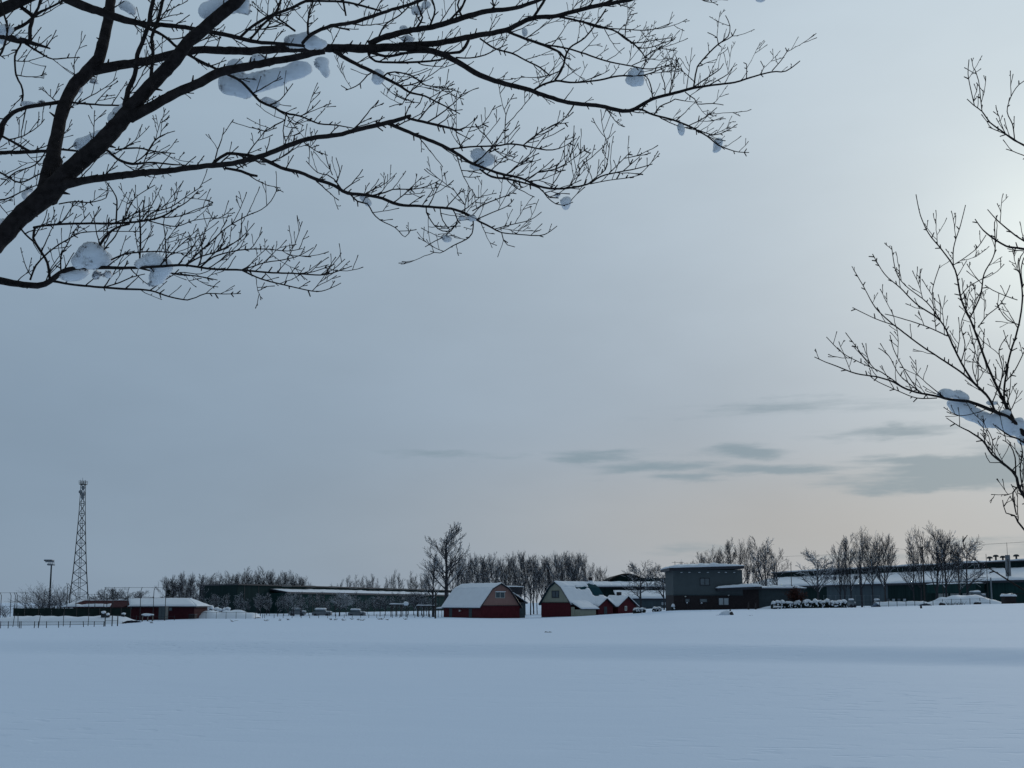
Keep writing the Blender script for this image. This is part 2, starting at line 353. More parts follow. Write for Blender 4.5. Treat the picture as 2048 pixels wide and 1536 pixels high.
def barn_front():
    C = pt(962, 1237, 190); C.z = pt(962, 1235.5, 190).z; a = R(34)
    u = V((cos(a), sin(a), 0)); v = V((-sin(a), cos(a), 0)); W = 8.0; Lg = 12.6
    root = thing('barn', C, 'nearest red barn with smooth snow on its gambrel roof and dusty pink gable facing right', 'barn')
    H = gambrel(root, C, u, v, W, Lg, 2.05, 4.95, 5.85, .44, 'red', 'pink', 0, seed=3)
    # trim along the gable
    g = MB(); prof = [(-.35, 1.75), (2.24, 4.98), (4.0, 5.90), (5.76, 4.98), (8.35, 1.75)]
    for (s0, z0), (s1, z1) in zip(prof, prof[1:]): g.bar(H(s0, -.32, z0-.02), H(s1, -.32, z1-.02), .09, 4)
    g.bar(H(0, -.03, 2.05), H(8, -.03, 2.05), .06, 4)
    g.build('gable_trim', 'trim', root)
    window(root, H(2.95, .05, 3.35), u, -v, 1.95, 1.05, 2, 'whitetrim', 'glass', .08)
    plank(root, 'window_hood', H(2.85, .06, 4.42), u, -v, 2.15, .10, 'roofsnow', d=.3)
    n = -u
    plank(root, 'door', H(0, 2.9, 0), v, n, 1.0, 1.95, 'greygreen', 'grey green plank door nearer the gable')
    plank(root, 'door', H(0, 9.6, 0), v, n, 1.0, 1.95, 'greygreen')
    plank(root, 'wall_lamp', H(0, 6.6, 1.0), v, n, .35, .3, 'whitetrim', d=.25)
    # shed dormer on the far slope and the grey annex
    d = MB(); d.obox(H(5.4, 1.0, 4.0), u*3.9, v*4.2, Zv*1.3); d.build('dormer', 'trim', root)
    s = MB(); s.slab([H(5.1, .8, 5.31), H(9.5, .8, 5.31), H(9.5, 5.4, 5.31), H(5.1, 5.4, 5.31)], .2, 8, 8, .2, 5); s.build('dormer_snow', 'roofsnow', root, smooth=True)
    A = MB(); A.obox(H(8.02, 1.2, -.8), u*2.0, v*4.0, Zv*3.3); A.build('annex', 'greygreen', root)
    ar = MB(); ar.prism([H(7.2, .9, 4.3), H(10.35, .9, 2.5), H(10.35, .9, 2.36), H(7.2, .9, 4.16)], v*4.6); ar.build('annex_roof', 'trim', root)
    s = MB(); s.slab([H(7.2, .85, 4.3), H(10.4, .85, 2.5), H(10.4, 5.55, 2.5), H(7.2, 5.55, 4.3)], .22, 10, 10, .2, 8); s.build('annex_roof_snow', 'roofsnow', root, smooth=True)
    p = MB(); p.bar(H(9.2, 1.1, 2.4), H(9.2, 1.1, 3.9), .03); p.build('flue_pipe', 'darksteel', root)
    # little lean-to on the far end
    for t in (12.9, 14.2):
        q = MB(); q.bar(H(-.2, t, -.6), H(-.2, t, 1.4), .07); q.build('porch_post', 'wood', root)
    q = MB(); q.obox(H(-.4, 12.6, 1.4), u*3.2, v*1.9, Zv*.1); q.build('porch_roof', 'trim', root)
    s = MB(); s.slab([H(-.5, 12.6, 1.5), H(2.9, 12.6, 1.5), H(2.9, 14.6, 1.5), H(-.5, 14.6, 1.5)], .3, 8, 6, .2, 4); s.build('porch_snow', 'roofsnow', root, smooth=True)
    return root
barn_front()
def barn_back():
    C = pt(1141, 1232, 190); a = R(46); B = pt(1141, 1231, 190).z; C.z = B
    u = V((-cos(a), sin(a), 0)); v = V((sin(a), cos(a), 0)); W = 7.0; Lg = 9.5
    root = thing('barn', C, 'red barn with pale green gable facing left and patchy snow on its roof', 'barn')
    H = lambda s, t, z: C+u*s+v*t+Zv*z
    # main block: gable at t = 0; near slope is s < W/2
    def bare(p):
        # where the snow has slid off: a slot below the ridge and a wide patch at the far end
        a, b = (p-C).dot(u), (p-C).dot(v); j = .35*noise.noise(p*1.1)
        if a > 3.4: return False
        return (3.4 < b < 7.0 and 1.75+j < a < 2.25+j*.6) or (b > 6.9+j and a < 3.1+j and b > 7.0+(a-2)*.25 and a > .9+j)
    gambrel(root, C, u, v, W, Lg, 2.2, 4.85, 5.75, .40, 'red', 'cream', 0, seed=13, rm='roofgreen', hole=bare)
    g = MB(); prof = [(-.35, 1.9), (2.1, 4.88), (3.5, 5.80), (4.9, 4.88), (7.35, 1.9)]
    for (s0, z0), (s1, z1) in zip(prof, prof[1:]): g.bar(H(s0, -.32, z0-.02), H(s1, -.32, z1-.02), .09, 4)
    g.bar(H(0, -.03, 2.2), H(7, -.03, 2.2), .06, 4)
    g.build('gable_trim', 'trim', root)
    window(root, H(4.45, .05, 3.0), -u, -v, 1.75, 1.25, 2, 'trim', 'glass', .1)
    # flared lean-to
    r = MB(); r.prism([H(-.3, -.1, 2.12), H(-2.6, -.1, 1.12), H(-2.6, -.1, 1.0), H(-.3, -.1, 2.0)], v*4.4); r.build('lean_to_roof', 'trim', root)
    s = MB(); s.slab([H(-2.7, -.15, 1.1), H(.25, -.15, 2.45), H(.25, 4.4, 2.45), H(-2.7, 4.4, 1.1)][::-1], .24, 12, 12, .2, 6); s.build('lean_to_snow', 'roofsnow', root, smooth=True)
    w = MB(); w.obox(H(-2.3, .15, -.8), u*2.28, v*3.8, Zv*1.82); w.build('lean_to_wall', 'cream', root)
    plank(root, 'door', H(-.05, .13, -.1), -u, -v, .8, 1.55, 'cream', 'pale cream door beside the lean-to')
    # two gabled wings towards the field
    for (t0, wd, zp, ze, sfront, lab) in ((6.0, 3.9, 2.95, 1.75, -1.0, None), (11.4, 5.0, 3.35, 1.75, -.9, None)):
        ln = 4.2
        w = MB(); w.obox(H(sfront, t0, -.8), v*wd, u*ln, Zv*(ze+.8)); w.prism([H(sfront+.002, t0+.02, ze), H(sfront+.002, t0+wd-.02, ze), H(sfront+.002, t0+wd/2, zp-.12)], u*(ln-.05))
        w.build('wing_wall', 'red', root)
        r = MB(); o = .45; k = (zp-ze)/(wd/2)
        r.prism([H(sfront-.4, t0-o, ze-o*k), H(sfront-.4, t0+wd/2, zp), H(sfront-.4, t0+wd/2, zp-.13), H(sfront-.4, t0-o, ze-o*k-.13)], u*(ln+.4))
        r.prism([H(sfront-.4, t0+wd+o, ze-o*k), H(sfront-.4, t0+wd/2, zp), H(sfront-.4, t0+wd/2, zp-.13), H(sfront-.4, t0+wd+o, ze-o*k-.13)], u*(ln+.4))
        r.build('wing_roof', 'trim', root)
        s = MB()
        s.slab([H(sfront-.45, t0-o, ze-o*k), H(sfront-.45, t0+wd/2, zp), H(sfront+ln, t0+wd/2, zp), H(sfront+ln, t0-o, ze-o*k)][::-1], .3, 12, 12, .25, 21+t0)
        s.slab([H(sfront-.45, t0+wd/2, zp), H(sfront-.45, t0+wd+o, ze-o*k), H(sfront+ln, t0+wd+o, ze-o*k), H(sfront+ln, t0+wd/2, zp)][::-1], .2, 12, 12, .25, 31+t0)
        s.build('wing_roof_snow', 'roofsnow', root, smooth=True)
    # link roof between the wings
    w = MB(); w.obox(H(.2, 9.2, -.8), v*3.2, u*3.6, Zv*2.5); w.build('link_wall', 'red', root)
    s = MB(); s.slab([H(-.4, 9.4, 1.7), H(-.4, 12.4, 1.7), H(3.4, 12.0, 3.5), H(3.4, 9.4, 3.5)][::-1], .35, 8, 10, .25, 44); s.build('link_roof_snow', 'roofsnow', root, smooth=True)
    window(root, H(-.92, 13.2, .75), v, -u, .62, .85, 1, 'whitetrim', 'glass', .14)
    plank(root, 'door', H(-1.02, 7.5, .0), v, -u, .8, 1.5, 'greygreen')
    c = MB(); c.obox(H(1.2, 14.2, 2.0), v*.7, u*.6, Zv*2.1); c.build('chimney', 'brick', root)
    c = MB(); q = H(3.6, 9.2, 4.8); c.obox(q, v*.55, u*.5, Zv*1.9); ch = c.build('chimney', 'brick', root, label='taller chimney on the main ridge')
    s = MB(); s.obox(q+Zv*1.15-v*.05-u*.05, v*.65, u*.6, Zv*.16); s.build('chimney_snow', 'roofsnow', ch)
    return root
barn_back()
# ================================================================ grey house
def house():
    Y = 172; k = Y/FPX
    bx = lambda px: pt(px, 1205, Y).x
    bz = lambda px, py: pt(px, py, Y).z
    x0, x1, x2 = bx(1347.5), bx(1486), bx(1518); zb = bz(1350, 1219); zm = bz(1400, 1190); zt = bz(1400, 1141)
    root = thing('house', (x0, Y, zb), 'grey two storey house with flat snowy roof slabs and dark brick ground floor', 'house')
    w = MB(); w.box(x0, x2, Y+.05, Y+9, zb-.8, zm); w.build('ground_floor_wall', 'brick', root)
    w = MB(); w.box(x0-.02, x1, Y, Y+9, zm, zt+.1); w.build('upper_wall', 'slate', root)
    w = MB(); w.box(x0-.06, x1+.02, Y-.06, Y+.02, zm-.06, zm+.12); w.build('belt_course', 'greygreen', root)
    def roof(pxa, pxb, ya, yb, yd, prow, dep, name):
        # slab rising to the right: row ya at left, yb at right (underside), thickness in px
        a, b = bx(pxa), bx(pxb); za, z2 = bz(pxa, ya), bz(pxb, yb)
        m = MB(); th = .42
        m.prism([V((a, Y-dep, za)), V((b, Y-dep, z2)), V((b, Y-dep, z2+th)), V((a, Y-dep, za+th))], V((0, 9.6+dep, 0))); r = m.build(name, 'trim', root)
        s = MB(); s.slab([V((a-.03, Y-dep-.05, za+th)), V((b+.03, Y-dep-.05, z2+th)), V((b+.03, Y+9.5, z2+th)), V((a-.03, Y+9.5, za+th))], .36, 26, 8, .28, pxa, mask=lambda u_, w_, t: t*(.55+1.0*sin(pi*min(1, u_*.9+.1))**1.0)); s.build('roof_snow', 'roofsnow', r, smooth=True)
    roof(1338.5, 1488, 1141.5, 1137.5, 0, 0, .8, 'roof_slab')
    a, b = bx(1432), bx(1521); za = bz(1432, 1181.5); zc = bz(1520, 1178)
    m = MB(); m.prism([V((a, Y-1.3, za)), V((b, Y-1.3, zc)), V((b, Y-1.3, zc+.36)), V((a, Y-1.3, za+.36))], V((0, 1.28, 0)))
    m.prism([V((x1+.03, Y+.02, zc-.03)), V((b, Y+.02, zc)), V((b, Y+.02, zc+.36)), V((x1+.03, Y+.02, zc+.33))], V((0, 7, 0))); r = m.build('porch_slab', 'trim', root)
    w = MB(); w.box(x1+.02, x2, Y+.06, Y+6, zm-.01, zc-.04); w.build('porch_wall', 'brick', root)
    s = MB(); s.slab([V((a-.03, Y-1.35, za+.37)), V((b+.03, Y-1.35, zc+.37)), V((b+.03, Y-.01, zc+.37)), V((a-.03, Y-.01, za+.37))], .34, 24, 5, .25, 3, mask=lambda u_, w_, t: t*(.5+.8*sin(pi*min(1, u_*.8+.1))))
    s.slab([V((x1+.04, Y, zc+.37)), V((b+.03, Y, zc+.37)), V((b+.03, Y+7, zc+.37)), V((x1+.04, Y+7, zc+.37))], .4, 8, 8, .25, 4); s.build('roof_snow', 'roofsnow', r, smooth=True)
    xr = V((1, 0, 0)); nn = V((0, -1, 0))
    window(root, V((bx(1400.5), Y, bz(1400, 1171))), xr, nn, bx(1420.5)-bx(1400.5), bz(1400, 1156)-bz(1400, 1171), 2, 'trim', 'glass', .10, 'upper window of two grey panes in a dark frame')
    window(root, V((bx(1436.5), Y+.05, bz(1437, 1211))), xr, nn, bx(1458.5)-bx(1436.5), bz(1437, 1195)-bz(1437, 1211), 2, 'trim', 'blind', .11, 'ground floor window with two pale panes')
    window(root, V((bx(1370), Y+.05, bz(1370, 1205))), xr, nn, bx(1380)-bx(1370), bz(1370, 1197)-bz(1370, 1205), 1, 'trim', 'glass', .09)
    window(root, V((bx(1399), Y+.05, bz(1399, 1205))), xr, nn, bx(1415)-bx(1399), bz(1399, 1197)-bz(1399, 1205), 1, 'trim', 'glass', .09)
    for px, py in ((1371, 1193), (1374, 1205.5), (1403, 1206), (1457.5, 1190.5)):
        b = MB(); b.blob((bx(px), Y-.1, bz(px, py)), (.16, .12, .10), 1, .2, px); b.build('wall_lamp' if py < 1195 else 'ledge_snow', 'whitetrim' if py < 1195 else 'roofsnow', root)
    for px in (1362, 1378, 1398, 1415, 1437, 1451, 1468):
        b = MB(); b.box(bx(px), bx(px+4), Y-.06, Y-.012, bz(px, 1145.2), bz(px, 1144.2)); b.build('soffit_vent', 'roofsnow', root)
    # aerial on the roof
    an = MB(); ax = bx(1357); z0 = bz(1357, 1136); z1 = bz(1357, 1121)
    an.bar((ax, Y+3, z0), (ax, Y+3, z1), .045); an.bar((ax-.5, Y+3, z1-.18), (ax+1.4, Y+3, z1-.22), .03)
    for q in range(7): an.bar((ax-.4+q*.27, Y+2.75, z1-.18), (ax-.4+q*.27, Y+3.25, z1-.2), .018)
    an.build('roof_aerial', 'darksteel', root)
    # low grey annex
    A = thing('annex', (bx(1519), Y+1, zb), 'low grey annex with a snowy flat roof, right of the grey house', 'annex')
    w = MB(); w.box(bx(1519), bx(1612), Y+1, Y+8, zb-.8, bz(1540, 1179)); w.build('wall', 'greygreen', A)
    w = MB(); w.box(bx(1519)+.02, bx(1616), Y+.6, Y+8.4, bz(1540, 1179), bz(1540, 1176.5)); w.build('roof_slab', 'trim', A)
    s = MB(); q = bz(1540, 1176.4); s.slab([V((bx(1519)+.03, Y+.55, q)), V((bx(1616), Y+.55, q)), V((bx(1616), Y+8.4, q)), V((bx(1519)+.03, Y+8.4, q))], .36, 20, 6, .3, 77); s.build('roof_snow', 'roofsnow', A, smooth=True)
house()
# ================================================================ factories
def lerp(a, b, t): return a+(b-a)*t
def green_factory():
    A = pt(474, 1205, 262); B = pt(905, 1205, 400); Lc = pt(398, 1205, 279)
    zt = pt(474, 1167, 262).z
    d = (B-A); d.z = 0; ln = d.length; d.normalize(); n = V((d.y, -d.x, 0)); back = -n
    d2 = Lc-A; d2.z = 0; l2 = d2.length; d2.normalize()
    zg = -2.2
    root = thing('warehouse', (A.x, A.y, zg), 'long dark green warehouse with a snow strip along its lean-to roof, behind bare trees', 'warehouse')
    G = lambda s, o, z: V((A.x, A.y, 0))+d*s+n*o+Zv*z
    E = V((A.x, A.y, 0))+d2*l2; E2 = E*1.12; G2 = G(ln, 0, 0)*1.1
    m = MB(); m.prism([G(0, 0, zg), G(ln, 0, zg), G2+Zv*zg, E2+Zv*zg, E+Zv*zg], Zv*(zt-.35-zg)); m.build('wall', 'factory', root)
    m = MB(); m.prism([G(-.3, .3, zt-.35), G(ln, .3, zt-.35), G2+Zv*(zt-.35), E2+Zv*(zt-.35), E+Zv*(zt-.35)-V((0, .3, 0))], Zv*.3); m.build('roof', 'trim', root)
    s0 = 15
    w = MB(); w.obox(G(s0, .02, zg), d*(ln-s0), n*4.5, Zv*(4.1-zg)); w.build('lean_to_wall', 'factory2', root)
    w = MB(); w.prism([G(s0, .05, 5.1), G(s0, 4.9, 4.3), G(s0, 4.9, 3.85), G(s0, .05, 4.7)], d*(ln-s0)); w.build('lean_to_roof', 'trim', root)
    def mk(u_, w_, t): return t*(1 if .14 < u_ < .42 else max(.1, .45+1.1*noise.noise(V((u_*70, 1, 1))))) 
    s = MB(); s.slab([G(s0, 4.95, 4.31), G(ln, 4.95, 4.31), G(ln, .06, 5.12), G(s0, .06, 5.12)], .26, 90, 4, .4, 9, mask=mk); s.build('lean_to_snow', 'roofsnow', root, smooth=True)
    k = 0; x = 3
    while x < ln-4:
        # sheet joints stand proud of the wall
        f = MB(); f.obox(G(x, 0, zg) if x < s0 else G(x, 4.52, zg), d*.18, n*.07, Zv*((zt-.4-zg) if x < s0 else (3.8-zg))); f.build('cover_strip', 'trim', root); x += 6.5
    for q in range(9):
        x = s0+6+q*13
        f = MB(); f.obox(G(x, .02, 5.75), d*5.0, n*.1, Zv*.45); f.build('clerestory_window', 'glass' if q % 3 else 'blind', root)
    for q in range(5):
        x = s0+16+q*19; window(root, G(x, 4.53, 2.6), d, n, 2.2, .9, 2, 'trim', 'glass', .12)
green_factory()
def right_factory():
    A = pt(1484, 1205, 384); B = pt(2090, 1205, 250); d = B-A; d.z = 0; ln = d.length; d.normalize(); n = V((d.y, -d.x, 0))
    zg = .2
    root = thing('factory', (A.x, A.y, zg), 'long dark green factory with a clerestory above a sloping snow roof, at the right', 'factory')
    G = lambda s, o, z: V((A.x, A.y, 0))+d*s+n*o+Zv*z
    ze = 1.7+(1205-1159)*252/FPX; zc0 = 1.7+(1205-1133)*262/FPX; zc1 = 1.7+(1205-1120.5)*262/FPX; back = 13
    Lr = ln+25
    w = MB(); w.obox(G(0, 0, zg-1), d*Lr, -n*60, Zv*(ze-zg+.6)); w.build('wall', 'factory', root)
    # panels of the front wall, each a piece
    x = 0; k = 0; mats = ['brownwall', 'brownwall', 'factory', 'bluegrey', 'bluegrey', 'factory', 'factory2', 'factory2', 'factory2', 'factory2']
    while x < Lr-8:
        mt = mats[min(len(mats)-1, int(x/Lr*len(mats)))]
        p = MB(); p.obox(G(x+.06, .005, zg-1), d*7.4, n*.12, Zv*(ze-zg+.5)); p.build('wall_panel', mt, root); x += 7.52
    r = MB(); r.prism([G(-1, .9, ze-.1), G(-1, .9, ze-.6), G(-1, -back, zc0-.6), G(-1, -back, zc0-.1)], d*(Lr+2)); r.build('lower_roof', 'trim', root)
    s = MB(); s.slab([G(-1, 1.0, ze-.1), G(Lr+1, 1.0, ze-.1), G(Lr+1, -back+.1, zc0), G(-1, -back+.1, zc0)], .35, 120, 8, .3, 4, fs=.35); s.build('lower_roof_snow', 'roofsnow', root, smooth=True)
    c = MB(); c.obox(G(-1, -back-.05, zc0-.5), d*(Lr+2), -n*40, Zv*(zc1-zc0+.5)); c.build('clerestory_wall', 'factory', root)
    c = MB(); c.obox(G(-1.4, -back+.5, zc1), d*(Lr+2.8), -n*41, Zv*.32); c.build('upper_roof', 'trim', root)
    def mk(u_, w_, t): return t*(.25+1.6*max(0, noise.noise(V((u_*26, 2, 4)))+.35)+.9*max(0, noise.noise(V((u_*70, 3, 4)))))
    s = MB(); s.slab([G(-1.4, -back+.6, zc1+.32), G(Lr+1.4, -back+.6, zc1+.32), G(Lr+1.4, -back-30, zc1+.32), G(-1.4, -back-30, zc1+.32)], .55, 150, 6, .3, 4, mask=mk, fs=.35); s.build('upper_roof_snow', 'roofsnow', root, smooth=True)
    def s_at(px, o=0):
        best = min(range(0, int(Lr*4)), key=lambda q: abs(colpx(*(G(q/4, o, 0).xy))-px)); return best/4
    for px, hh in ((1984, .15), (1996, .5), (2011, .15), (2037, .3)):
        x = s_at(px, -back-1); v_ = MB(); b = G(x, -back-1, zc1+.6)
        v_.tube([b, b+Zv*(.5+hh)], [.22, .22], 6); v_.tube([b+Zv*(.5+hh), b+Zv*(.8+hh), b+Zv*(1.05+hh)], [.75, .75, .35], 8); v_.build('roof_vent', 'darksteel', root)
    for px in (1652, 1668, 1710, 1756):
        x = s_at(px, -4.5); q = MB(); b = G(x, -4.5, ze+1.3); q.obox(b, d*.9, -n*.5, Zv*1.3); q.build('roof_hatch', 'trim', root)
    x = s_at(2020, -2.2); b = G(x, -2.2, ze)
    st = MB(); st.tube([b, b+Zv*6.0], [.62, .55], 10); ch = st.build('smoke_stack', 'steel', root)
    q = MB(); q.bar(b+Zv*6, b+Zv*9, .05); q.build('stack_mast', 'darksteel', ch)
    # open bay; added white panels stand in for snowy background seen through it
    x0, x1 = s_at(1876), s_at(1975)
    o = MB(); o.obox(G(x0, .6, ze-2.9), d*(x1-x0), n*2.6, Zv*2.2); o.build('canopy_fascia', 'factory2', root)
    s = MB(); s.slab([G(x0, 3.3, ze-.7), G(x1, 3.3, ze-.7), G(x1, .14, ze-.7), G(x0, .14, ze-.7)], .3, 30, 4, .3, 6); s.build('canopy_snow', 'roofsnow', root, smooth=True)
    for q in range(4):
        xx = lerp(x0, x1, (q+.15)/4); w_ = (x1-x0)/4*.8
        p = MB(); p.obox(G(xx, .15, zg), d*w_, n*.12, Zv*(ze-3.0-zg)); p.build('bay_backing', 'whitetrim', root)
    for q in range(4):
        xx = lerp(s_at(1772), s_at(1816), (q+.2)/4)
        window(root, G(xx, .13, 1.9), d, n, 1.5, .9, 1, 'trim', 'blind' if q % 2 else 'glass', .12)
right_factory()
def mid_factory():
    # arched hall and stepped snowy roofs between the back barn and the grey house
    Y = 300; k = Y/FPX; bx = lambda px: pt(px, 1205, Y).x; bz = lambda py: pt(1290, py, Y).z
    h = thing('arched_hall', (bx(1272), Y+30, 0), 'dark arched roof hall rising behind the second barn and the grey house', 'hall')
    xa, xb = bx(1236), bx(1312); za, zt = bz(1159), bz(1145); prof = []
    for i in range(15):
        t = i/14; prof.append(V((lerp(xa, xb, t), Y+26, za+(zt-za)*(1-(2*t-1)**2))))
    m = MB(); m.prism([V((xa, Y+26, -1))]+prof+[V((xb, Y+26, -1))], V((0, 30, 0))); m.build('hall_wall', 'factory', h)
    m = MB(); m.prism([p+V((0, -.6, .0)) for p in prof]+[p+V((0, -.6, .45)) for p in reversed(prof)], V((0, 31, 0))); m.build('arched_roof', 'brownwall', h)
    f = thing('factory_building', (bx(1213), Y, 0), 'stepped low factory with two snowy roofs, between the second barn and grey house', 'factory')
    def tier(pxa, pxb, y_e, y_r, y_b, Yo, dep, wm, sd):
        a, b = bx(pxa), bx(pxb)
        q = MB(); q.box(a, b, Y+Yo, Y+Yo+dep, -1.5, bz(y_e)-.25); q.build('wall', wm, f)
        r = MB(); r.prism([V((a-.3, Y+Yo-.6, bz(y_e))), V((a-.3, Y+Yo-.6, bz(y_e)-.4)), V((a-.3, Y+Yo+dep, bz(y_r)-.4)), V((a-.3, Y+Yo+dep, bz(y_r)))], V((b-a+.6, 0, 0))); r.build('roof', 'trim', f)
        s = MB(); s.slab([V((a-.35, Y+Yo-.65, bz(y_e))), V((b+.35, Y+Yo-.65, bz(y_e))), V((b+.35, Y+Yo+dep, bz(y_r))), V((a-.35, Y+Yo+dep, bz(y_r)))], .4, 40, 6, .3, sd, fs=.5); s.build('roof_snow', 'roofsnow', f, smooth=True)
    tier(1150, 1345, 1172, 1161, 1200, 12, 12, 'factory', 3)
    tier(1236, 1345, 1197, 1181, 1215, 0, 10, 'bluegrey', 8)
    for px in (1322, 1329, 1338):
        window(f, V((bx(px), Y, bz(1211))), (1, 0, 0), (0, -1, 0), .8, 1.0, 1, 'trim', 'blind', .1)
    # clerestory block behind the house's left side
    q = MB(); q.box(bx(1300), bx(1360), Y+24.5, Y+25.9, -1, bz(1152)); q.build('clerestory_wall', 'factory', f)
mid_factory()
# ================================================================ red low building at the left
def clubhouse():
    Y = 185; bx = lambda px: pt(px, 1205, Y).x; bz = lambda py: pt(300, py, Y).z
    r = thing('low_building', (bx(250), Y, bz(1234)), 'long low dark red building with a snow covered hip roof, below the lattice tower', 'building')
    m = MB(); m.box(bx(118), bx(258), Y+6, Y+14, bz(1238), bz(1213)); m.build('rear_wall', 'maroon', r)
    zr, ze = bz(1201), bz(1214)
    m = MB(); m.prism([V((bx(107), Y+5, ze)), V((bx(126), Y+9, zr)), V((bx(126), Y+9, zr-.1)), V((bx(107), Y+5, ze-.15))], V((bx(245)-bx(126), 0, 0))); m.build('roof', 'maroon', r, label='dark red roof sheet with little snow')
    s = MB(); s.slab([V((bx(100), Y+4.8, ze)), V((bx(110), Y+4.8, ze)), V((bx(128), Y+9, zr)), V((bx(122), Y+9.4, zr))], .22, 6, 10, .2, 1)
    s.slab([V((bx(122), Y+8.9, zr)), V((bx(240), Y+8.9, zr)), V((bx(240), Y+11, zr-.2)), V((bx(122), Y+11, zr-.2))], .16, 30, 4, .4, 2)
    s.slab([V((bx(108), Y+4.7, ze+.02)), V((bx(200), Y+4.7, ze+.02)), V((bx(200), Y+5.3, ze+.4)), V((bx(108), Y+5.3, ze+.4))], .16, 40, 3, .9, 9); s.build('eave_snow', 'roofsnow', r, smooth=True)
    m = MB(); m.box(bx(258), bx(389), Y, Y+8, bz(1240), bz(1212.5)); m.build('front_wall', 'maroon', r)
    a, b, c = bx(240), bx(394), bx(363); z0, z1 = bz(1212.8), bz(1197.5); xi = bx(262)
    m = MB(); m.prism([V((xi, Y-.5, z0-.15)), V((b, Y-.5, z0-.15)), V((b, Y+8.5, z0-.15)), V((xi, Y+8.5, z0-.15))], V((0, 0, .12))); m.build('roof_edge', 'trim', r)
    s = MB(); s.slab([V((xi, Y-.55, z0)), V((b, Y-.55, z0)), V((c, Y+4, z1)), V((a, Y+4, z1))], .25, 30, 10, .12, 2)
    s.slab([V((b, Y-.55, z0)), V((b, Y+8.5, z0)), V((c, Y+4.05, z1)), V((c, Y+4, z1))], .25, 10, 10, .12, 3)
    s.slab([V((a, Y+4, z1)), V((c, Y+4, z1)), V((b, Y+8.5, z0)), V((a, Y+8.5, z0))], .25, 30, 8, .12, 4); s.build('roof_snow', 'roofsnow', r, smooth=True)
    m = MB(); m.prism([V((a, Y+4, z1)), V((xi, Y-.5, z0)), V((xi, Y+.2, z0-.6)), V((a+.4, Y+4, z0-.6))], V((.3, 0, -.05))); m.build('gable_end', 'trim', r)
    window(r, V((bx(338), Y, bz(1222))), (1, 0, 0), (0, -1, 0), .6, .6, 1, 'trim', 'glass', .08)
    Y2 = 178; b2 = lambda px: pt(px, 1205, Y2).x; z2 = lambda py: pt(320, py, Y2).z
    q = MB(); q.box(b2(318), b2(331), Y2, Y2+1.6, z2(1238), z2(1213.5)); u = solo(q, 'utility_cabinet', 'slate', 'tall grey utility cabinet in front of the low dark red building', 'cabinet')
    q = MB(); q.box(b2(317.6), b2(331.4), Y2-.08, Y2+1.7, z2(1213.5)-.002, z2(1212.6)); q.build('lid', 'trim', u)
    q = MB(); q.box(b2(324.3), b2(324.8), Y2-.03, Y2+.002, z2(1234), z2(1214.5)); q.build('door_seam', 'trim', u)
    q = MB(); q.box(b2(371), b2(383), Y2+2, Y2+3.4, z2(1238), z2(1229.5)); u = solo(q, 'storage_bin', 'brick', 'dark low bin at the right corner of the red building', 'bin')
    q = MB(); q.box(b2(370.6), b2(383.4), Y2+1.9, Y2+3.5, z2(1229.5)-.002, z2(1228.6)); q.build('lid', 'trim', u)
clubhouse()
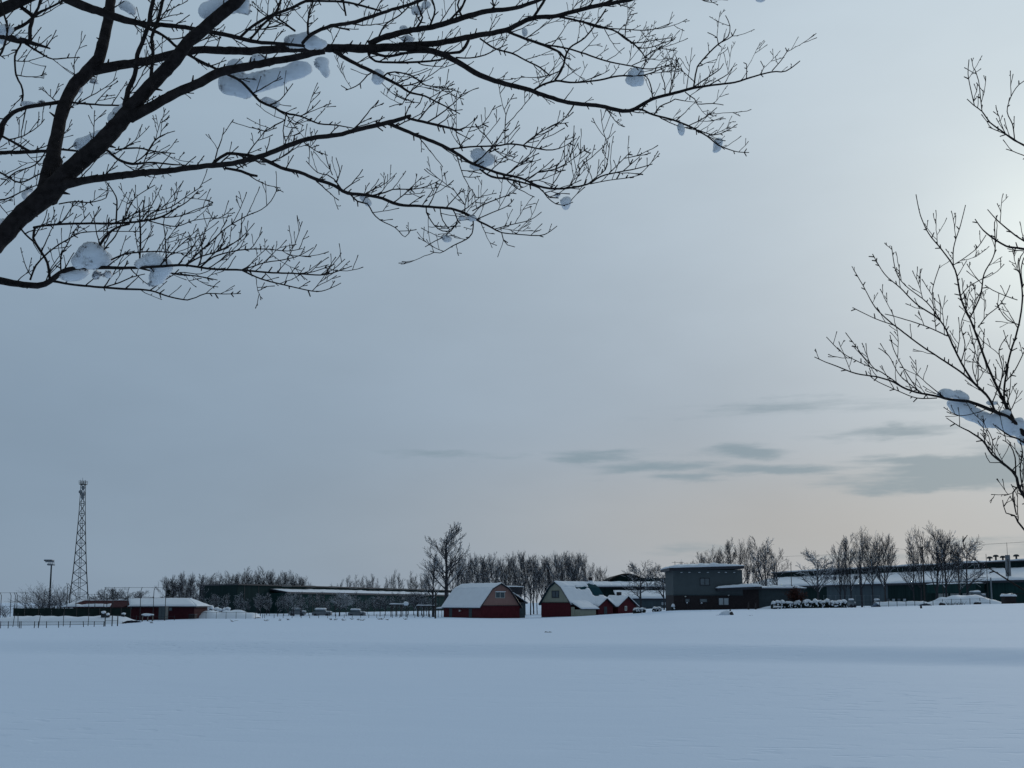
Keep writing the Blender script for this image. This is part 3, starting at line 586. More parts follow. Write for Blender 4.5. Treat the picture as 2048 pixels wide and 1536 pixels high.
# ================================================================ bare trees of the background
def skeleton(kind, rnd):
    """unit tree about 10 m high; returns trunk tubes and crown tubes as (points, radii)"""
    trunk = []; crown = []
    def grow(p, d, ln, r, lvl, maxl, bend, upb, kids, spread, rmin):
        n = 5 if lvl < 2 else 3
        pts = [p.copy()]; q = p.copy(); dd = d.copy()
        for i in range(n):
            bb = bend*(.4 if lvl == 0 else 1); dd = (dd + V((rnd.gauss(0, bb), rnd.gauss(0, bb), rnd.gauss(0, bb)+upb))).normalized()
            q = q + dd*(ln/n); pts.append(q.copy())
        rad = [max(rmin, r*(1-.75*i/n)) for i in range(n+1)]
        (trunk if lvl == 0 else crown).append((pts, rad, lvl))
        if lvl >= maxl: return
        k = kids[lvl]
        for c in range(k):
            t = lerp(st[lvl], 1.0, (c+rnd.random())/k); f = t*n; i = min(n-1, int(f)); pos = pts[i].lerp(pts[i+1], f-i)
            ax = (pts[i+1]-pts[i]).normalized(); o = ax.orthogonal().normalized(); o.rotate(Matrix.Rotation(rnd.uniform(0, 2*pi), 3, ax))
            an = R(rnd.uniform(*spread[lvl])); nd_ = (ax*cos(an)+o*sin(an)).normalized()
            l2 = ln*rnd.uniform(*frac[lvl])*(1-shr[lvl]*t)
            grow(pos, nd_, l2, max(rmin, rad[i]*.55), lvl+1, maxl, bend*1.2, upb*.9 if lvl else up1, kids, spread, rmin)
    if kind == 'poplar':
        st = (.22, .25, .2); frac = ((.30, .5), (.35, .6), (.3, .5)); shr = (.45, .3, .2); up1 = .14
        grow(V((0, 0, 0)), V((0, 0, 1)), 10, .15, 0, 3, .035, .02, (22, 9, 4), ((24, 56), (22, 50), (20, 50)), .017)
    elif kind == 'spread':
        st = (.28, .2, .2); frac = ((.42, .62), (.4, .65), (.35, .55)); shr = (.45, .35, .2); up1 = .07
        grow(V((0, 0, 0)), V((0, 0, 1)), 9.2, .19, 0, 3, .05, .02, (17, 9, 5), ((38, 70), (25, 55), (25, 55)), .019)
    elif kind == 'elm':
        st = (.30, .25, .2); frac = ((.5, .72), (.38, .6), (.3, .5)); shr = (.42, .3, .2); up1 = .15
        grow(V((0, 0, 0)), V((0, 0, 1)), 9.6, .20, 0, 3, .03, .03, (26, 10, 5), ((30, 60), (22, 48), (25, 50)), .018)
    elif kind == 'fan':
        st = (.34, .22, .2); frac = ((.40, .52), (.36, .55), (.3, .5)); shr = (.55, .3, .2); up1 = .11
        grow(V((0, 0, 0)), V((0, 0, 1)), 9.8, .21, 0, 3, .035, .02, (26, 9, 4), ((30, 54), (22, 46), (22, 48)), .015)
    elif kind == 'fork':
        st = (.12, .3, .2); frac = ((.55, .85), (.32, .5), (.3, .5)); shr = (.5, .3, .2); up1 = .16
        grow(V((0, 0, 0)), V((0, 0, 1)), 9.5, .2, 0, 3, .05, .02, (8, 15, 5), ((14, 36), (22, 52), (22, 50)), .017)
    else:   # thicket: many stems from the ground
        st = (.15, .2, .2); frac = ((.6, .9), (.35, .6), (.3, .5)); shr = (.4, .3, .2); up1 = .08
        for s_ in range(6):
            grow(V((rnd.gauss(0, .5), rnd.gauss(0, .5), 0)), V((rnd.gauss(0, .45), rnd.gauss(0, .45), 1)).normalized(), rnd.uniform(6.5, 9.5), .11, 0, 2, .06, .0, (9, 7), ((25, 60), (25, 55)), .02)
    return trunk, crown
TREES = {}
def tree_meshes(kind, i, snowy):
    key = (kind, i, snowy)
    if key in TREES: return TREES[key]
    rnd = random.Random(sum(map(ord, kind))*7+i*31); tr, cr = skeleton(kind, rnd)
    a = MB(); b = MB(); s = MB()
    for p, r, l in tr: a.tube(p, r, 6)
    for p, r, l in cr: b.tube(p, r, 4 if l == 1 else 3, cap=False)
    for p, r, l in cr+tr:
        if rnd.random() < snowy*(1 if l < 3 else .8):
            q = [x+V((0, 0, y*.9+.012)) for x, y in zip(p, r)]; s.tube(q, [max(.02, y*.8) for y in r], 3, cap=False)
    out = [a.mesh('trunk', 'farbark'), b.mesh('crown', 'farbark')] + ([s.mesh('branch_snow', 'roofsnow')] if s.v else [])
    TREES[key] = out; return out
TCOUNT = 0
def tree(name, kind, px, top, Y, label, group=None, wide=1.0, snowy=.12, var=None, cat='tree', row=None):
    """px column of the trunk, top row of the crown, Y distance"""
    global TCOUNT
    p = pt(px, 1205, Y); z = gz(p.x, Y)-.15
    h = pt(px, top, Y).z - z
    TCOUNT += 1
    k = var if var is not None else TCOUNT % 4
    ms = tree_meshes(kind, k, snowy)
    zmax = max(max(v.co.z for v in m.vertices) for m in ms[:2]) if 'zm' not in ms[0] else ms[0]['zm']
    ms[0]['zm'] = zmax
    root = thing(name, V((p.x, Y, z)), label, cat, group)
    f = h/zmax; wide *= 1.1; root.scale = (f*wide, f*wide, f); root.rotation_euler.z = TCOUNT*2.4
    for m in ms:
        o = bpy.data.objects.new(m.name.split('.')[0], m); col.objects.link(o); o.parent = root
        if o.name.startswith('branch_snow'): o['kind'] = 'stuff'
    return root
rnd = random.Random(5)
ORD = ['first', 'second', 'third', 'fourth', 'fifth', 'sixth', 'seventh', 'eighth', 'ninth', 'tenth', 'eleventh', 'twelfth', 'thirteenth', 'fourteenth', 'fifteenth', 'sixteenth', 'seventeenth', 'eighteenth', 'nineteenth', 'twentieth', 'twenty-first', 'twenty-second']
def nth(i, n):
    """where a member of a row stands, counted from its nearer end"""
    if i == 0: return 'leftmost'
    if i == n-1: return 'rightmost'
    return (ORD[i]+' from left') if i < n/2 else (ORD[n-1-i]+' from right')
def row(name, kind, pxs, tops, Y, label, group, wide=.9, jit=6, snowy=.12, wv=.15, kinds=None):
    for i, px in enumerate(pxs):
        tree(name, kinds[i % len(kinds)] if kinds else kind, px+rnd.uniform(-1.4, 1.4), lin(tops, px)+rnd.uniform(-jit, jit), Y+rnd.uniform(-10, 14), label+', '+nth(i, len(pxs)), group, wide*rnd.uniform(1-wv, 1+wv), snowy)
def span(a, b, n): return [lerp(a, b, i/(n-1)) for i in range(n)]
# left: rounded thickets round the tower
for px, top, Y, w, lab in ((75, 1168, 230, 1.35, 'rounded bare thicket left of the floodlight pole'), (96, 1160, 235, 1.1, 'bare thicket wrapping the foot of the floodlight pole'), (119, 1163, 228, 1.3, 'bare thicket between the floodlight pole and the lattice tower'),
                         (10, 1205, 240, 1.5, 'low bare thicket at the far left edge of the field'), (142, 1182, 300, 1.2, 'grey bare thicket directly behind the foot of the lattice tower')):
    tree('bare_thicket', 'thicket', px, top, Y, lab, 'bare thickets around the tower', w, .10)
row('bare_tree', 'spread', [176, 192, 207, 222, 236, 252, 268, 284, 298, 314], [(170, 1192), (210, 1174), (240, 1176), (258, 1186), (280, 1180), (300, 1188), (320, 1190)], 330, 'distant round headed bare tree behind the tall curved net fence', 'distant round bare trees behind the net fence', 1.5, 4, .15)
# conifer left of the tree row
def conifer(px, top, Y, label):
    p = pt(px, 1205, Y); z = gz(p.x, Y); h = pt(px, top, Y).z-z; r = thing('conifer', V((p.x, Y, z)), label, 'tree')
    m = MB(); m.tube([V((p.x, Y, z-.3)), V((p.x, Y, z+h*.9))], [.14, .04], 6); m.build('trunk', 'farbark', r)
    m = MB(); s = MB(); rr = random.Random(px)
    for k in range(260):
        t = rr.random()**.8; zz = z+h*(.12+.86*t); R_ = h*.26*(1-t)+.06; a = rr.uniform(0, 2*pi); c = V((p.x+R_*cos(a)*rr.uniform(.3, 1), Y+R_*sin(a)*rr.uniform(.3, 1), zz))
        d = V((cos(a), sin(a), -.45)).normalized()*rr.uniform(.25, .5); e = V((-sin(a), cos(a), .1))*rr.uniform(.10, .2)
        m.add([c-d*.3, c+e*.6, c+d, c-e*.6, c+V((0, 0, .08))], [(0, 1, 4), (1, 2, 4), (2, 3, 4), (3, 0, 4)])
        if rr.random() < .12: s.blob(c+V((0, 0, .08)), (.16, .16, .06), 1, .2, k)
    m.build('crown', 'evergreen', r); s.build('branch_snow', 'roofsnow', r)
conifer(337, 1176, 228, 'small dark conifer at the left end of the long tree row')
# row left of and behind the green warehouse
T1 = [(325, 1158), (345, 1150), (380, 1142), (405, 1142), (425, 1148), (450, 1142), (480, 1136), (505, 1137), (530, 1136), (560, 1141), (590, 1138), (608, 1150)]
row('bare_tree', 'poplar', span(330, 398, 9), T1, 250, 'slender bare tree standing left of the long green warehouse', 'slender trees left of the warehouse', .95, 5, .15, kinds=['poplar', 'elm', 'poplar', 'fork'])
row('bare_tree', 'poplar', span(404, 606, 24), T1, 300, 'slender bare tree topping the long green warehouse roof', 'tree tops above the warehouse roof', .9, 6, .22, kinds=['poplar', 'fork', 'poplar', 'elm'])
T2 = [(655, 1166), (690, 1146), (720, 1146), (745, 1150), (770, 1156), (790, 1138), (800, 1150), (818, 1136), (835, 1152), (855, 1148)]
row('bare_tree', 'poplar', [664, 680, 696, 708, 722, 734, 746, 758, 774, 788, 797, 817, 829, 842, 854], T2, 430, 'far slender bare tree above the right half of the warehouse roof', 'far tree tops right of the warehouse', .8, 5, .12, kinds=['poplar', 'fork'])
# small trees in front of the warehouse
rnd = random.Random(9)
for si, px in enumerate(span(402, 868, 44)):
    tree('bare_sapling', rnd.choice(['poplar', 'spread', 'fork', 'elm']), px+rnd.uniform(-4, 4), rnd.uniform(1181, 1202) if px < 560 else rnd.uniform(1180, 1200), rnd.uniform(212, 244), 'small bare tree in front of the long green warehouse wall, '+nth(si, 44), 'small trees lining the warehouse', rnd.uniform(.9, 1.3), .32)
tree('snowy_tree', 'spread', 679, 1183, 214, 'small spreading tree whitened with snow before the green warehouse wall', None, 1.5, .9, 1)
tree('snowy_tree', 'spread', 588, 1181, 216, 'small snow dusted tree before the warehouse, left of its bare wall section', None, 1.3, .6, 2)
# the two tall trees by the first barn
tree('tall_tree', 'fan', 892, 1041, 214, 'tallest bare tree with a broad upright crown behind the left end of the nearest barn', None, 1.28, .22, 2)
tree('tall_tree', 'fan', 866, 1106, 206, 'second tall bare tree, left of and lower than the tallest by the barn', None, .85, .3, 3)
# row behind the barns
T3 = [(905, 1120), (930, 1112), (955, 1108), (985, 1106), (1005, 1112), (1020, 1102), (1045, 1100), (1065, 1106), (1085, 1108), (1110, 1102), (1140, 1101), (1160, 1104), (1172, 1112), (1182, 1130)]
row('bare_tree', 'poplar', span(906, 1060, 17), T3, 245, 'slender bare tree in the dense row behind the nearest barn', 'dense tree row behind the nearest barn', .75, 5, .22, kinds=['poplar', 'fork', 'poplar', 'elm'])
row('bare_tree', 'poplar', span(1066, 1178, 14), T3, 240, 'slender bare tree in the dense row behind the second barn', 'dense tree row behind the second barn', .75, 5, .22, kinds=['fork', 'poplar', 'elm', 'poplar'])
for px, top, lab in ((1191, 1124, 'thin bare tree right of the dense row, above the chimney of the second barn'), (1199, 1132, 'lower thin bare tree just right of the second barn chimney'), (1209, 1130, 'outermost thin bare tree before the arched hall')):
    tree('bare_tree', 'poplar', px, top, 330, lab, None, .7, .15)
for px, top, Y, w, k, lab in ((1282, 1117, 236, 1.25, 'spread', 'bare tree with a forked trunk in front of the arched hall'), (1328, 1124, 228, 1.0, 'spread', 'bare tree just left of the grey house'),
                         (1258, 1146, 360, 1.2, 'spread', 'faint bare tree at the left shoulder of the arched hall'), (1306, 1128, 370, 1.1, 'spread', 'faint bare tree at the right shoulder of the arched hall'), (1342, 1132, 360, 1.0, 'elm', 'faint bare tree touching the left roof edge of the grey house')):
    tree('bare_tree', k, px, top, Y, lab, None, w, .3)
# behind the grey house
for px, top, w, k, lab in ((1376, 1118, .9, 'elm', 'low bare tree behind the aerial of the grey house'), (1398, 1102, .9, 'poplar', 'bare tree above the left part of the grey house roof'), (1412, 1106, .8, 'fork', 'thin bare tree above the grey house, left of the leaning trunk'),
                         (1432, 1088, .8, 'elm', 'bare tree with dense twigs above the middle of the grey house'), (1450, 1082, .7, 'poplar', 'leaning bare tree above the middle of the grey house'), (1465, 1074, .65, 'poplar', 'straight tall bare tree above the right part of the grey house'),
                         (1481, 1076, .8, 'fork', 'bare forked tree above the right roof corner of the grey house'), (1497, 1073, .6, 'poplar', 'straight thin bare tree right of the grey house roof')):
    tree('bare_tree', k, px, top, 262, lab, 'bare trees behind the grey house', w, .12)
tree('bare_tree', 'poplar', 1519, 1071, 222, 'straight bare tree rising beside the right wall of the grey house', None, .8, .15)
tree('bare_tree', 'fork', 1535, 1072, 214, 'broad bare tree forking low over the grey annex roof', None, 1.15, .22, 2)
tree('bare_tree', 'spread', 1556, 1090, 216, 'leaning bare tree over the right end of the grey annex', None, .7, .15)
tree('snowy_tree', 'spread', 1636, 1092, 190, 'snow edged bare tree with a wide low crown behind the hedge', None, 1.15, .55, 3)
# right hand groups
for px, top, w, k, lab in ((1681, 1076, .8, 'poplar', 'leftmost thin bare tree of the clump right of the hedge'), (1703, 1065, .75, 'poplar', 'straight bare tree in the clump, second from its left edge'), (1724, 1050, .8, 'fork', 'tallest forked bare tree of the clump right of the hedge'),
                         (1746, 1056, .7, 'elm', 'dense bare tree on the right of the tallest in the clump'), (1771, 1060, .75, 'elm', 'bare tree at the right edge of the clump above the blue grey wall'), (1690, 1078, .7, 'fork', 'low bushy bare tree at the left of the clump'),
                         (1828, 1052, .75, 'poplar', 'slim bare tree just left of the wooden utility pole'), (1843, 1048, .65, 'poplar', 'slim bare tree directly behind the wooden utility pole'), (1873, 1037, 1.0, 'fork', 'tallest bare tree at the right, a thick V shaped trunk'),
                         (1893, 1052, .9, 'elm', 'bushy bare tree right of the V shaped tall tree'), (1920, 1082, .7, 'poplar', 'straight dark bare tree before the white bay'), (1936, 1070, 1.0, 'spread', 'snow flecked spreading tree at the right end of the white bay')):
    tree('bare_tree', k, px, top, 222+rnd.uniform(-6, 8), lab, 'bare trees before the long factory', w, .35 if k == 'spread' else .2)
# ---------------------------------------------------------------- shrubs and hedges
def hedge(px0, px1, top, Y, name, label, cat, n, group=None, dep=1.2, wob=.25):
    a, b = pt(px0, 1205, Y).x, pt(px1, 1205, Y).x; zb = gz((a+b)/2, Y)-.3; zt = pt(px0, top, Y).z; h = zt-zb
    r = thing(name, V(((a+b)/2, Y, zb)), label, cat, group)
    g = MB(); s = MB(); rr = random.Random(int(px0))
    for i in range(n):
        t = (i+.5)/n; x = lerp(a, b, t)+rr.gauss(0, .1); y = Y+rr.uniform(-.35, .35); hh = h*rr.uniform(.82, 1.0); w = (b-a)/n*rr.uniform(.6, .85)
        g.blob((x, y, zb+hh*.42), (w, dep*.6, hh*.46), 2, wob, i)
        s.blob((x, y+.1, zb+hh*.80), (w*.95, dep*.62, hh*.22), 2, .35, i+50)
        for q in range(3):
            s.blob((x+rr.uniform(-w, w)*.7, y-dep*.5, zb+hh*rr.uniform(.3, .75)), (w*rr.uniform(.2, .42), .25, hh*rr.uniform(.06, .14)), 1, .3, q+i)
    tw = MB()
    for i in range(n*16):
        x = rr.uniform(a, b); z0 = zb+h*rr.uniform(.1, .6); p = V((x, Y-dep*.55*rr.random(), z0)); q = p+V((rr.gauss(0, .18), -rr.uniform(.05, .3), rr.uniform(.1, .4)))
        tw.tube([p, q], [.022, .012], 3, cap=False)
    g.build('foliage', 'evergreen', r); s.build('snow_cap', 'roofsnow', r, smooth=True); tw.build('twigs', 'farbark', r, kind='stuff')
    return r
hedge(1604, 1691, 1198, 168, 'hedge', 'long clipped dark hedge capped with lumpy snow, right of the brown shrub', 'hedge', 11)
hedge(1562, 1602, 1200, 168.5, 'hedge', 'dark snow topped hedge at the foot of the reddish brown shrub', 'hedge', 5)
hedge(1544, 1557, 1199.5, 166, 'snowy_bush', 'small round bush under a snow ball at the left end of the hedge', 'bush', 2)
hedge(1547, 1560, 1211, 163, 'snowy_bush', 'lowest small bush with a snow cap in front of the hedge end', 'bush', 2)
hedge(1266, 1288, 1214.5, 178, 'snowy_bush', 'snow covered round bush against the right end of the second barn', 'bush', 3)
hedge(1305, 1323, 1212.5, 184, 'snowy_bush', 'snow covered round bush left of the grey house', 'bush', 3)
hedge(1344, 1350, 1207, 171, 'snowy_bush', 'narrow snowy shrub at the left corner of the grey house', 'bush', 1)
hedge(411, 424, 1209, 206, 'snowy_bush', 'round snow capped bush behind the snow bank, left of the warehouse', 'bush', 2)
hedge(424, 460, 1214, 208, 'hedge', 'low snow topped hedge behind the snow bank by the warehouse', 'hedge', 5)
def leafy(px0, px1, top, Y, label):
    a, b = pt(px0, 1205, Y).x, pt(px1, 1205, Y).x; x0 = (a+b)/2; zb = gz(x0, Y)-.1; zt = pt(px0, top, Y).z; r = thing('brown_shrub', V((x0, Y, zb)), label, 'shrub')
    rr = random.Random(4); m = MB(); f = MB(); h = zt-zb
    for i in range(26):
        an = rr.uniform(0, 2*pi); k = rr.random(); e = V((x0+(b-a)*.5*cos(an)*k, Y+1.0*sin(an)*k, zb+h*rr.uniform(.6, 1)))
        p0 = V((x0+rr.gauss(0, .1), Y, zb)); mid = p0.lerp(e, .5)+V((0, 0, .2)); m.tube([p0, mid, e], [.03, .022, .012], 3)
        for q in range(46):
            c = mid.lerp(e, rr.random()*1.05)+V((rr.gauss(0, .25), rr.gauss(0, .25), rr.gauss(0, .2))); d = V((rr.gauss(0, 1), rr.gauss(0, 1), rr.gauss(0, 1))).normalized()*.14; e2 = d.orthogonal().normalized()*.085
            f.add([c-d, c+e2, c+d, c-e2], [(0, 1, 2, 3)])
    m.build('stems', 'farbark', r); f.build('dead_leaves', 'rust', r, kind='stuff')
leafy(1568, 1612, 1174, 169.5, 'reddish brown leafy shrub rising above the snowy hedge')
# ---------------------------------------------------------------- lattice tower
def tower():
    Y = 420; k = Y/FPX; c = pt(157.5, 1205, Y); x0 = c.x; zb = pt(157, 1206, Y).z; zt = pt(166, 968, Y).z; xt = pt(166.5, 968, Y).x
    r = thing('lattice_tower', V((x0, Y, zb-3)), 'tall tapering steel lattice tower with a railed top platform', 'tower')
    H = zt-zb; ca, sa = cos(atan2(x0, Y)), sin(atan2(x0, Y))   # one face looks at the field
    def hw(t): return k*lin([(0, 18.8), (.256, 13.2), (.41, 10.6), (.585, 8.3), (.765, 6.1), (.93, 5.0), (1, 4.8)], t)
    def cx(t): return x0+(xt-x0)*t
    def cn(t, i):
        w = hw(t)*.95; a = w if i in (1, 2) else -w; b = w if i in (2, 3) else -w; return V((cx(t)+a*ca+b*sa, Y-a*sa+b*ca, zb+H*t))
    ts = [0]; n = 12
    for i in range(1, n+1): ts.append(1-(1-i/n)**1.0)
    for i in range(4):
        m = MB(); m.tube([cn(-.08 if t == 0 else t, i) if t else cn(0, i)-Zv*3 for t in ts], [.19-.08*t for t in ts], 5); m.build('leg', 'darksteel', r)
    m = MB()
    for a, b in zip(ts, ts[1:]):
        for i in range(4):
            j = (i+1) % 4
            m.bar(cn(a, i), cn(b, j), .075); m.bar(cn(a, j), cn(b, i), .075); m.bar(cn(b, i), cn(b, j), .07)
    m.build('bracing', 'darksteel', r)
    m = MB()
    for s in (-.35, .35): m.bar((x0+s, Y, zb-2), (xt+s, Y, zt), .09)
    for q in range(60): t = q/60; m.bar((cx(t)-.35, Y, zb+H*t), (cx(t)+.35, Y, zb+H*t), .05)
    m.build('ladder', 'darksteel', r)
    m = MB(); w = 7.2*k; w *= .85; m.box(xt-w, xt+w, Y-w, Y+w, zt-.25, zt); pf = m.build('platform', 'darksteel', r)
    m = MB()
    for zz in (.55, 1.1):
        for i in range(4):
            p = [(-1, -1), (1, -1), (1, 1), (-1, 1)]; a, b = p[i], p[(i+1) % 4]; m.bar((xt+a[0]*w, Y+a[1]*w, zt+zz), (xt+b[0]*w, Y+b[1]*w, zt+zz), .05)
    for a in (-1, -.33, .33, 1):
        for b in (-1, 1): m.bar((xt+a*w, Y+b*w, zt), (xt+a*w*1.06, Y+b*w, zt+1.2), .06)
    m.build('railing', 'darksteel', pf)
    for dx_, hh in ((-.9, 1.6), (.5, 1.3), (1.1, 1.5), (-.1, 2.4)):
        m = MB(); m.tube([V((xt+dx_, Y-.5, zt)), V((xt+dx_, Y-.5, zt+hh))], [.10, .06], 5); m.build('antenna', 'steel', r)
    for q, (t, sx) in enumerate(((.965, .55), (.93, -.4), (.91, .6), (.885, .5))):
        m = MB(); b = V((cx(t)+sx, Y-hw(t)-.3, zb+H*t)); m.tube([b, b+V((0, -.5, 0))], [.75, .6], 10); m.build('dish_antenna', 'steel', r)
tower()
def floodlight():
    Y = 260; k = Y/FPX; p = pt(99, 1205, Y); zt = pt(99, 1130, Y).z; zg = gz(p.x, Y)-.5
    r = thing('floodlight_pole', V((p.x, Y, zg)), 'tall floodlight pole with a boxy lamp platform, left of the lattice tower', 'floodlight')
    m = MB(); m.tube([V((p.x, Y, zg)), V((p.x, Y, zt))], [.26, .17], 8); m.build('pole', 'darksteel', r)
    m = MB(); a = pt(90, 1119, Y).x; b = pt(106, 1119, Y).x; z1 = pt(99, 1120.5, Y).z; m.box(a, b, Y-.6, Y+.6, z1-.2, z1+.05)
    m.box(pt(93, 1205, Y).x, pt(104.5, 1205, Y).x, Y-.5, Y+.5, zt-.1, zt+.12)
    for q in (94, 97.5, 101, 104): m.bar((pt(q, 1205, Y).x, Y, zt), (pt(q, 1205, Y).x, Y, z1), .05)
    m.build('lamp_frame', 'darksteel', r)
    for q in (91.5, 95, 98.5, 102, 105):
        m = MB(); x = pt(q, 1205, Y).x; m.tube([V((x, Y-.6, z1-.15)), V((x, Y-.95, z1-.35))], [.12, .24], 8); m.build('lamp', 'steel', r)
    for q in (95, 99, 103):
        m = MB(); x = pt(q, 1205, Y).x; m.tube([V((x, Y-.5, zt+.25)), V((x, Y-.85, zt+.1))], [.12, .24], 8); m.build('lamp', 'steel', r)
    s = MB(); s.slab([V((a, Y-.6, z1+.06)), V((b, Y-.6, z1+.06)), V((b, Y+.6, z1+.06)), V((a, Y+.6, z1+.06))], .22, 10, 4, .3, 3); s.build('snow_cap', 'roofsnow', r)
floodlight()
# ---------------------------------------------------------------- fences
def fence(name, pxs, Y, top, label, cat='fence', rails=(0.95,), pr=.045, m='darksteel', rr=.025, lean=0, Yf=None, sink=.5, topf=None):
    """posts at the given columns; top row of the posts"""
    Yq = (lambda px: Y) if Yf is None else Yf
    P = []
    for px in pxs:
        y = Yq(px); x = pt(px, 1205, y).x; P.append((x, y, gz(x, y), pt(px, topf(px) if topf else top, y).z))
    r = thing(name, V((P[0][0], P[0][1], P[0][2])), label, cat)
    for i, (x, y, z0, z1) in enumerate(P):
        l = lean*random.Random(i+int(x*10)).gauss(0, .08)
        q = MB(); q.tube([V((x, y, z0-sink)), V((x+l*(z1-z0), y, z1))], [pr, pr*.85], 5); q.build('post', m, r)
    for f in rails:
        for a, b in zip(P, P[1:]):
            q = MB(); q.bar((a[0], a[1], lerp(a[2], a[3], f)), (b[0], b[1], lerp(b[2], b[3], f)), rr); q.build('rail', m, r)
    return r, P
fence('low_fence', [-14, 4, 19, 41, 45, 71, 79.5, 95.6, 120, 142, 170, 190, 209], 128, 1242.5, 'low dark rail fence in the snow along the bottom left of the field', rails=(.45, .9), lean=1, pr=.05)
fence('gate_frame', [212, 226, 237], 130, 1230, 'small dark gate frame with a slanting brace at the end of the low rail fence', 'gate', rails=(.5,), pr=.07)
fence('net_post_row', [27.5, 39, 79, 129, 178], 140, 1226, 'row of thin leaning posts just behind the low rail fence', 'posts', rails=(), pr=.045, lean=1.5)
fence('pipe_fence', [262, 274, 285, 297, 306, 330, 350], 172, 1231, 'short posts in the snow before the dark red building', 'fence', rails=(.8,), pr=.05)
fence('mound_fence', [392, 413, 433.5, 453, 473, 492.5, 511.5], 186, 1224, 'thin post fence standing in front of the snow bank', 'fence', rails=(.92,), pr=.04)
fence('field_fence', [526, 530, 549, 567, 585, 603, 620, 638, 656, 672, 689, 705, 722, 738, 754, 769, 785, 800, 815, 830, 845, 860], 190, 1228, 'long low post fence along the warehouse trees', 'fence', rails=(.6, .95), pr=.05)
fence('field_fence', [1742, 1759, 1777, 1794, 1812, 1829.5, 1848, 1866, 1885, 1903, 1922, 1940, 1960, 1980], 190, 1201, 'low post and rail fence below the long factory', 'fence', rails=(.35, .9), pr=.055, topf=lambda px: 1203-(px-1742)*.032)
fence('wire_fence', [1648, 1660, 1672, 1684, 1697, 1712, 1728, 1744, 1760], 206, 1190, 'pale wire mesh fence behind the hedge and the tree clump', 'fence', rails=(.3, .6, .95), pr=.03, m='steel', rr=.016)
# tall net fences
def net_fence(pxs, Y, top, toph, label, curve=True, low=.68):
    r = None; P = []
    for px in pxs:
        x = pt(px, 1205, Y).x; P.append((px, x, gz(x, Y), pt(px, toph(px), Y).z))
    r = thing('net_fence', V((P[0][1], Y, P[0][2])), label, 'fence')
    for px, x, z0, z1 in P:
        q = MB(); pts = [V((x, Y, z0-.5)), V((x, Y, lerp(z0, z1, .75))), V((x+.05, Y-.1, lerp(z0, z1, .9))), V((x+(.35 if curve else 0), Y-.5, z1))]; q.tube(pts, [.06, .055, .05, .045], 5); q.build('post', 'darksteel', r)
    for f in (.99, low):
        for a, b in zip(P, P[1:]):
            q = MB(); o = .33 if curve and f > .9 else 0; q.bar((a[1]+o, Y-(.48 if curve and f > .9 else 0), lerp(a[2], a[3], f)), (b[1]+o, Y-(.48 if curve and f > .9 else 0), lerp(b[2], b[3], f)), .03); q.build('rail', 'darksteel', r)
    return r
net_fence([208, 226, 255, 281, 307, 331], 178, 1174, lambda px: 1174.5, 'tall backstop fence with curved posts before the dark red building')
net_fence([134, 152, 178, 190, 214], 182, 1187, lambda px: 1166 if px == 134 else 1188, 'lower backstop fence joining the left of the curved one', False, .9)
net_fence([-18, 2, 21.5, 30, 34, 52, 78], 182, 1185, lambda px: 1185, 'tall net fence at the far left edge', False, .55)
def windscreen():
    Y = 176; a, b = pt(28, 1205, Y).x, pt(262, 1205, Y).x; z0 = gz(b, Y)-.4
    r = thing('windbreak_fence', V((a, Y, z0)), 'long dark green windbreak screen with a dusting of snow on its rail', 'fence')
    pxs = [28, 50, 78, 104, 129, 154, 178, 200, 222, 243, 262]
    for i, px in enumerate(pxs):
        x = pt(px, 1205, Y).x; q = MB(); q.bar((x, Y, z0-.3), (x, Y, pt(px, 1214.5, Y).z), .05); q.build('post', 'darksteel', r)
    for p0, p1 in zip(pxs, pxs[1:]):
        q = MB(); t = 1216.5; q.box(pt(p0, 1205, Y).x+.06, pt(p1, 1205, Y).x-.06, Y-.02, Y+.02, pt(100, 1236, Y).z, pt(100, t, Y).z); q.build('screen_panel', 'net', r)
        q = MB(); q.bar((pt(p0, 1205, Y).x, Y, pt(p0, 1215.3, Y).z), (pt(p1, 1205, Y).x, Y, pt(p1, 1215.3, Y).z), .035); q.build('rail', 'darksteel', r)
windscreen()
# ---------------------------------------------------------------- snow banks
def bank(name, pts, Y, dep, label, seed, group=None):
    """pts: (column, row) of the crest"""
    m = MB(); nx, ny = 40, 10; vs = []
    px0, px1 = pts[0][0], pts[-1][0]
    for j in range(ny+1):
        for i in range(nx+1):
            px = lerp(px0, px1, i/nx); w = j/ny; y = Y+dep*(w-.35); x = pt(px, 1205, Y).x; z0 = gz(x, y)-.06
            c = max(0, pt(px, lin(pts, px), Y).z-gz(x, Y)); k = sin(pi*min(1, w*1.0))**.7 if 0 < w < 1 else 0
            z = z0+c*k*(1+.25*noise.noise(V((x*.6, y*.7, seed))))
            vs.append(V((x, y, z)))
    f = [(j*(nx+1)+i, j*(nx+1)+i+1, (j+1)*(nx+1)+i+1, (j+1)*(nx+1)+i) for j in range(ny) for i in range(nx)]
    m.add(vs, f); return solo(m, name, 'snow', label, 'snow bank', group, True)
bank('snow_bank', [(390, 1234), (396, 1226), (408, 1222), (420, 1220), (432, 1222), (442, 1224), (452, 1221), (465, 1219.5), (480, 1221), (492, 1224), (510, 1226), (513, 1234)], 190, 7, 'ploughed snow bank behind the thin post fence, left of the warehouse', 3)
bank('snow_bank', [(1855, 1206), (1868, 1203), (1885, 1195), (1900, 1191), (1920, 1190.5), (1950, 1190), (1975, 1192), (1990, 1199), (2000, 1203)], 196, 8, 'broad snow mound before the white factory bay at the right', 6)
bank('snow_bank', [(1755, 1206), (1765, 1203), (1780, 1201), (1800, 1202), (1830, 1201), (1850, 1202), (1862, 1206)], 204, 6, 'low snow ridge along the foot of the factory wall', 8)
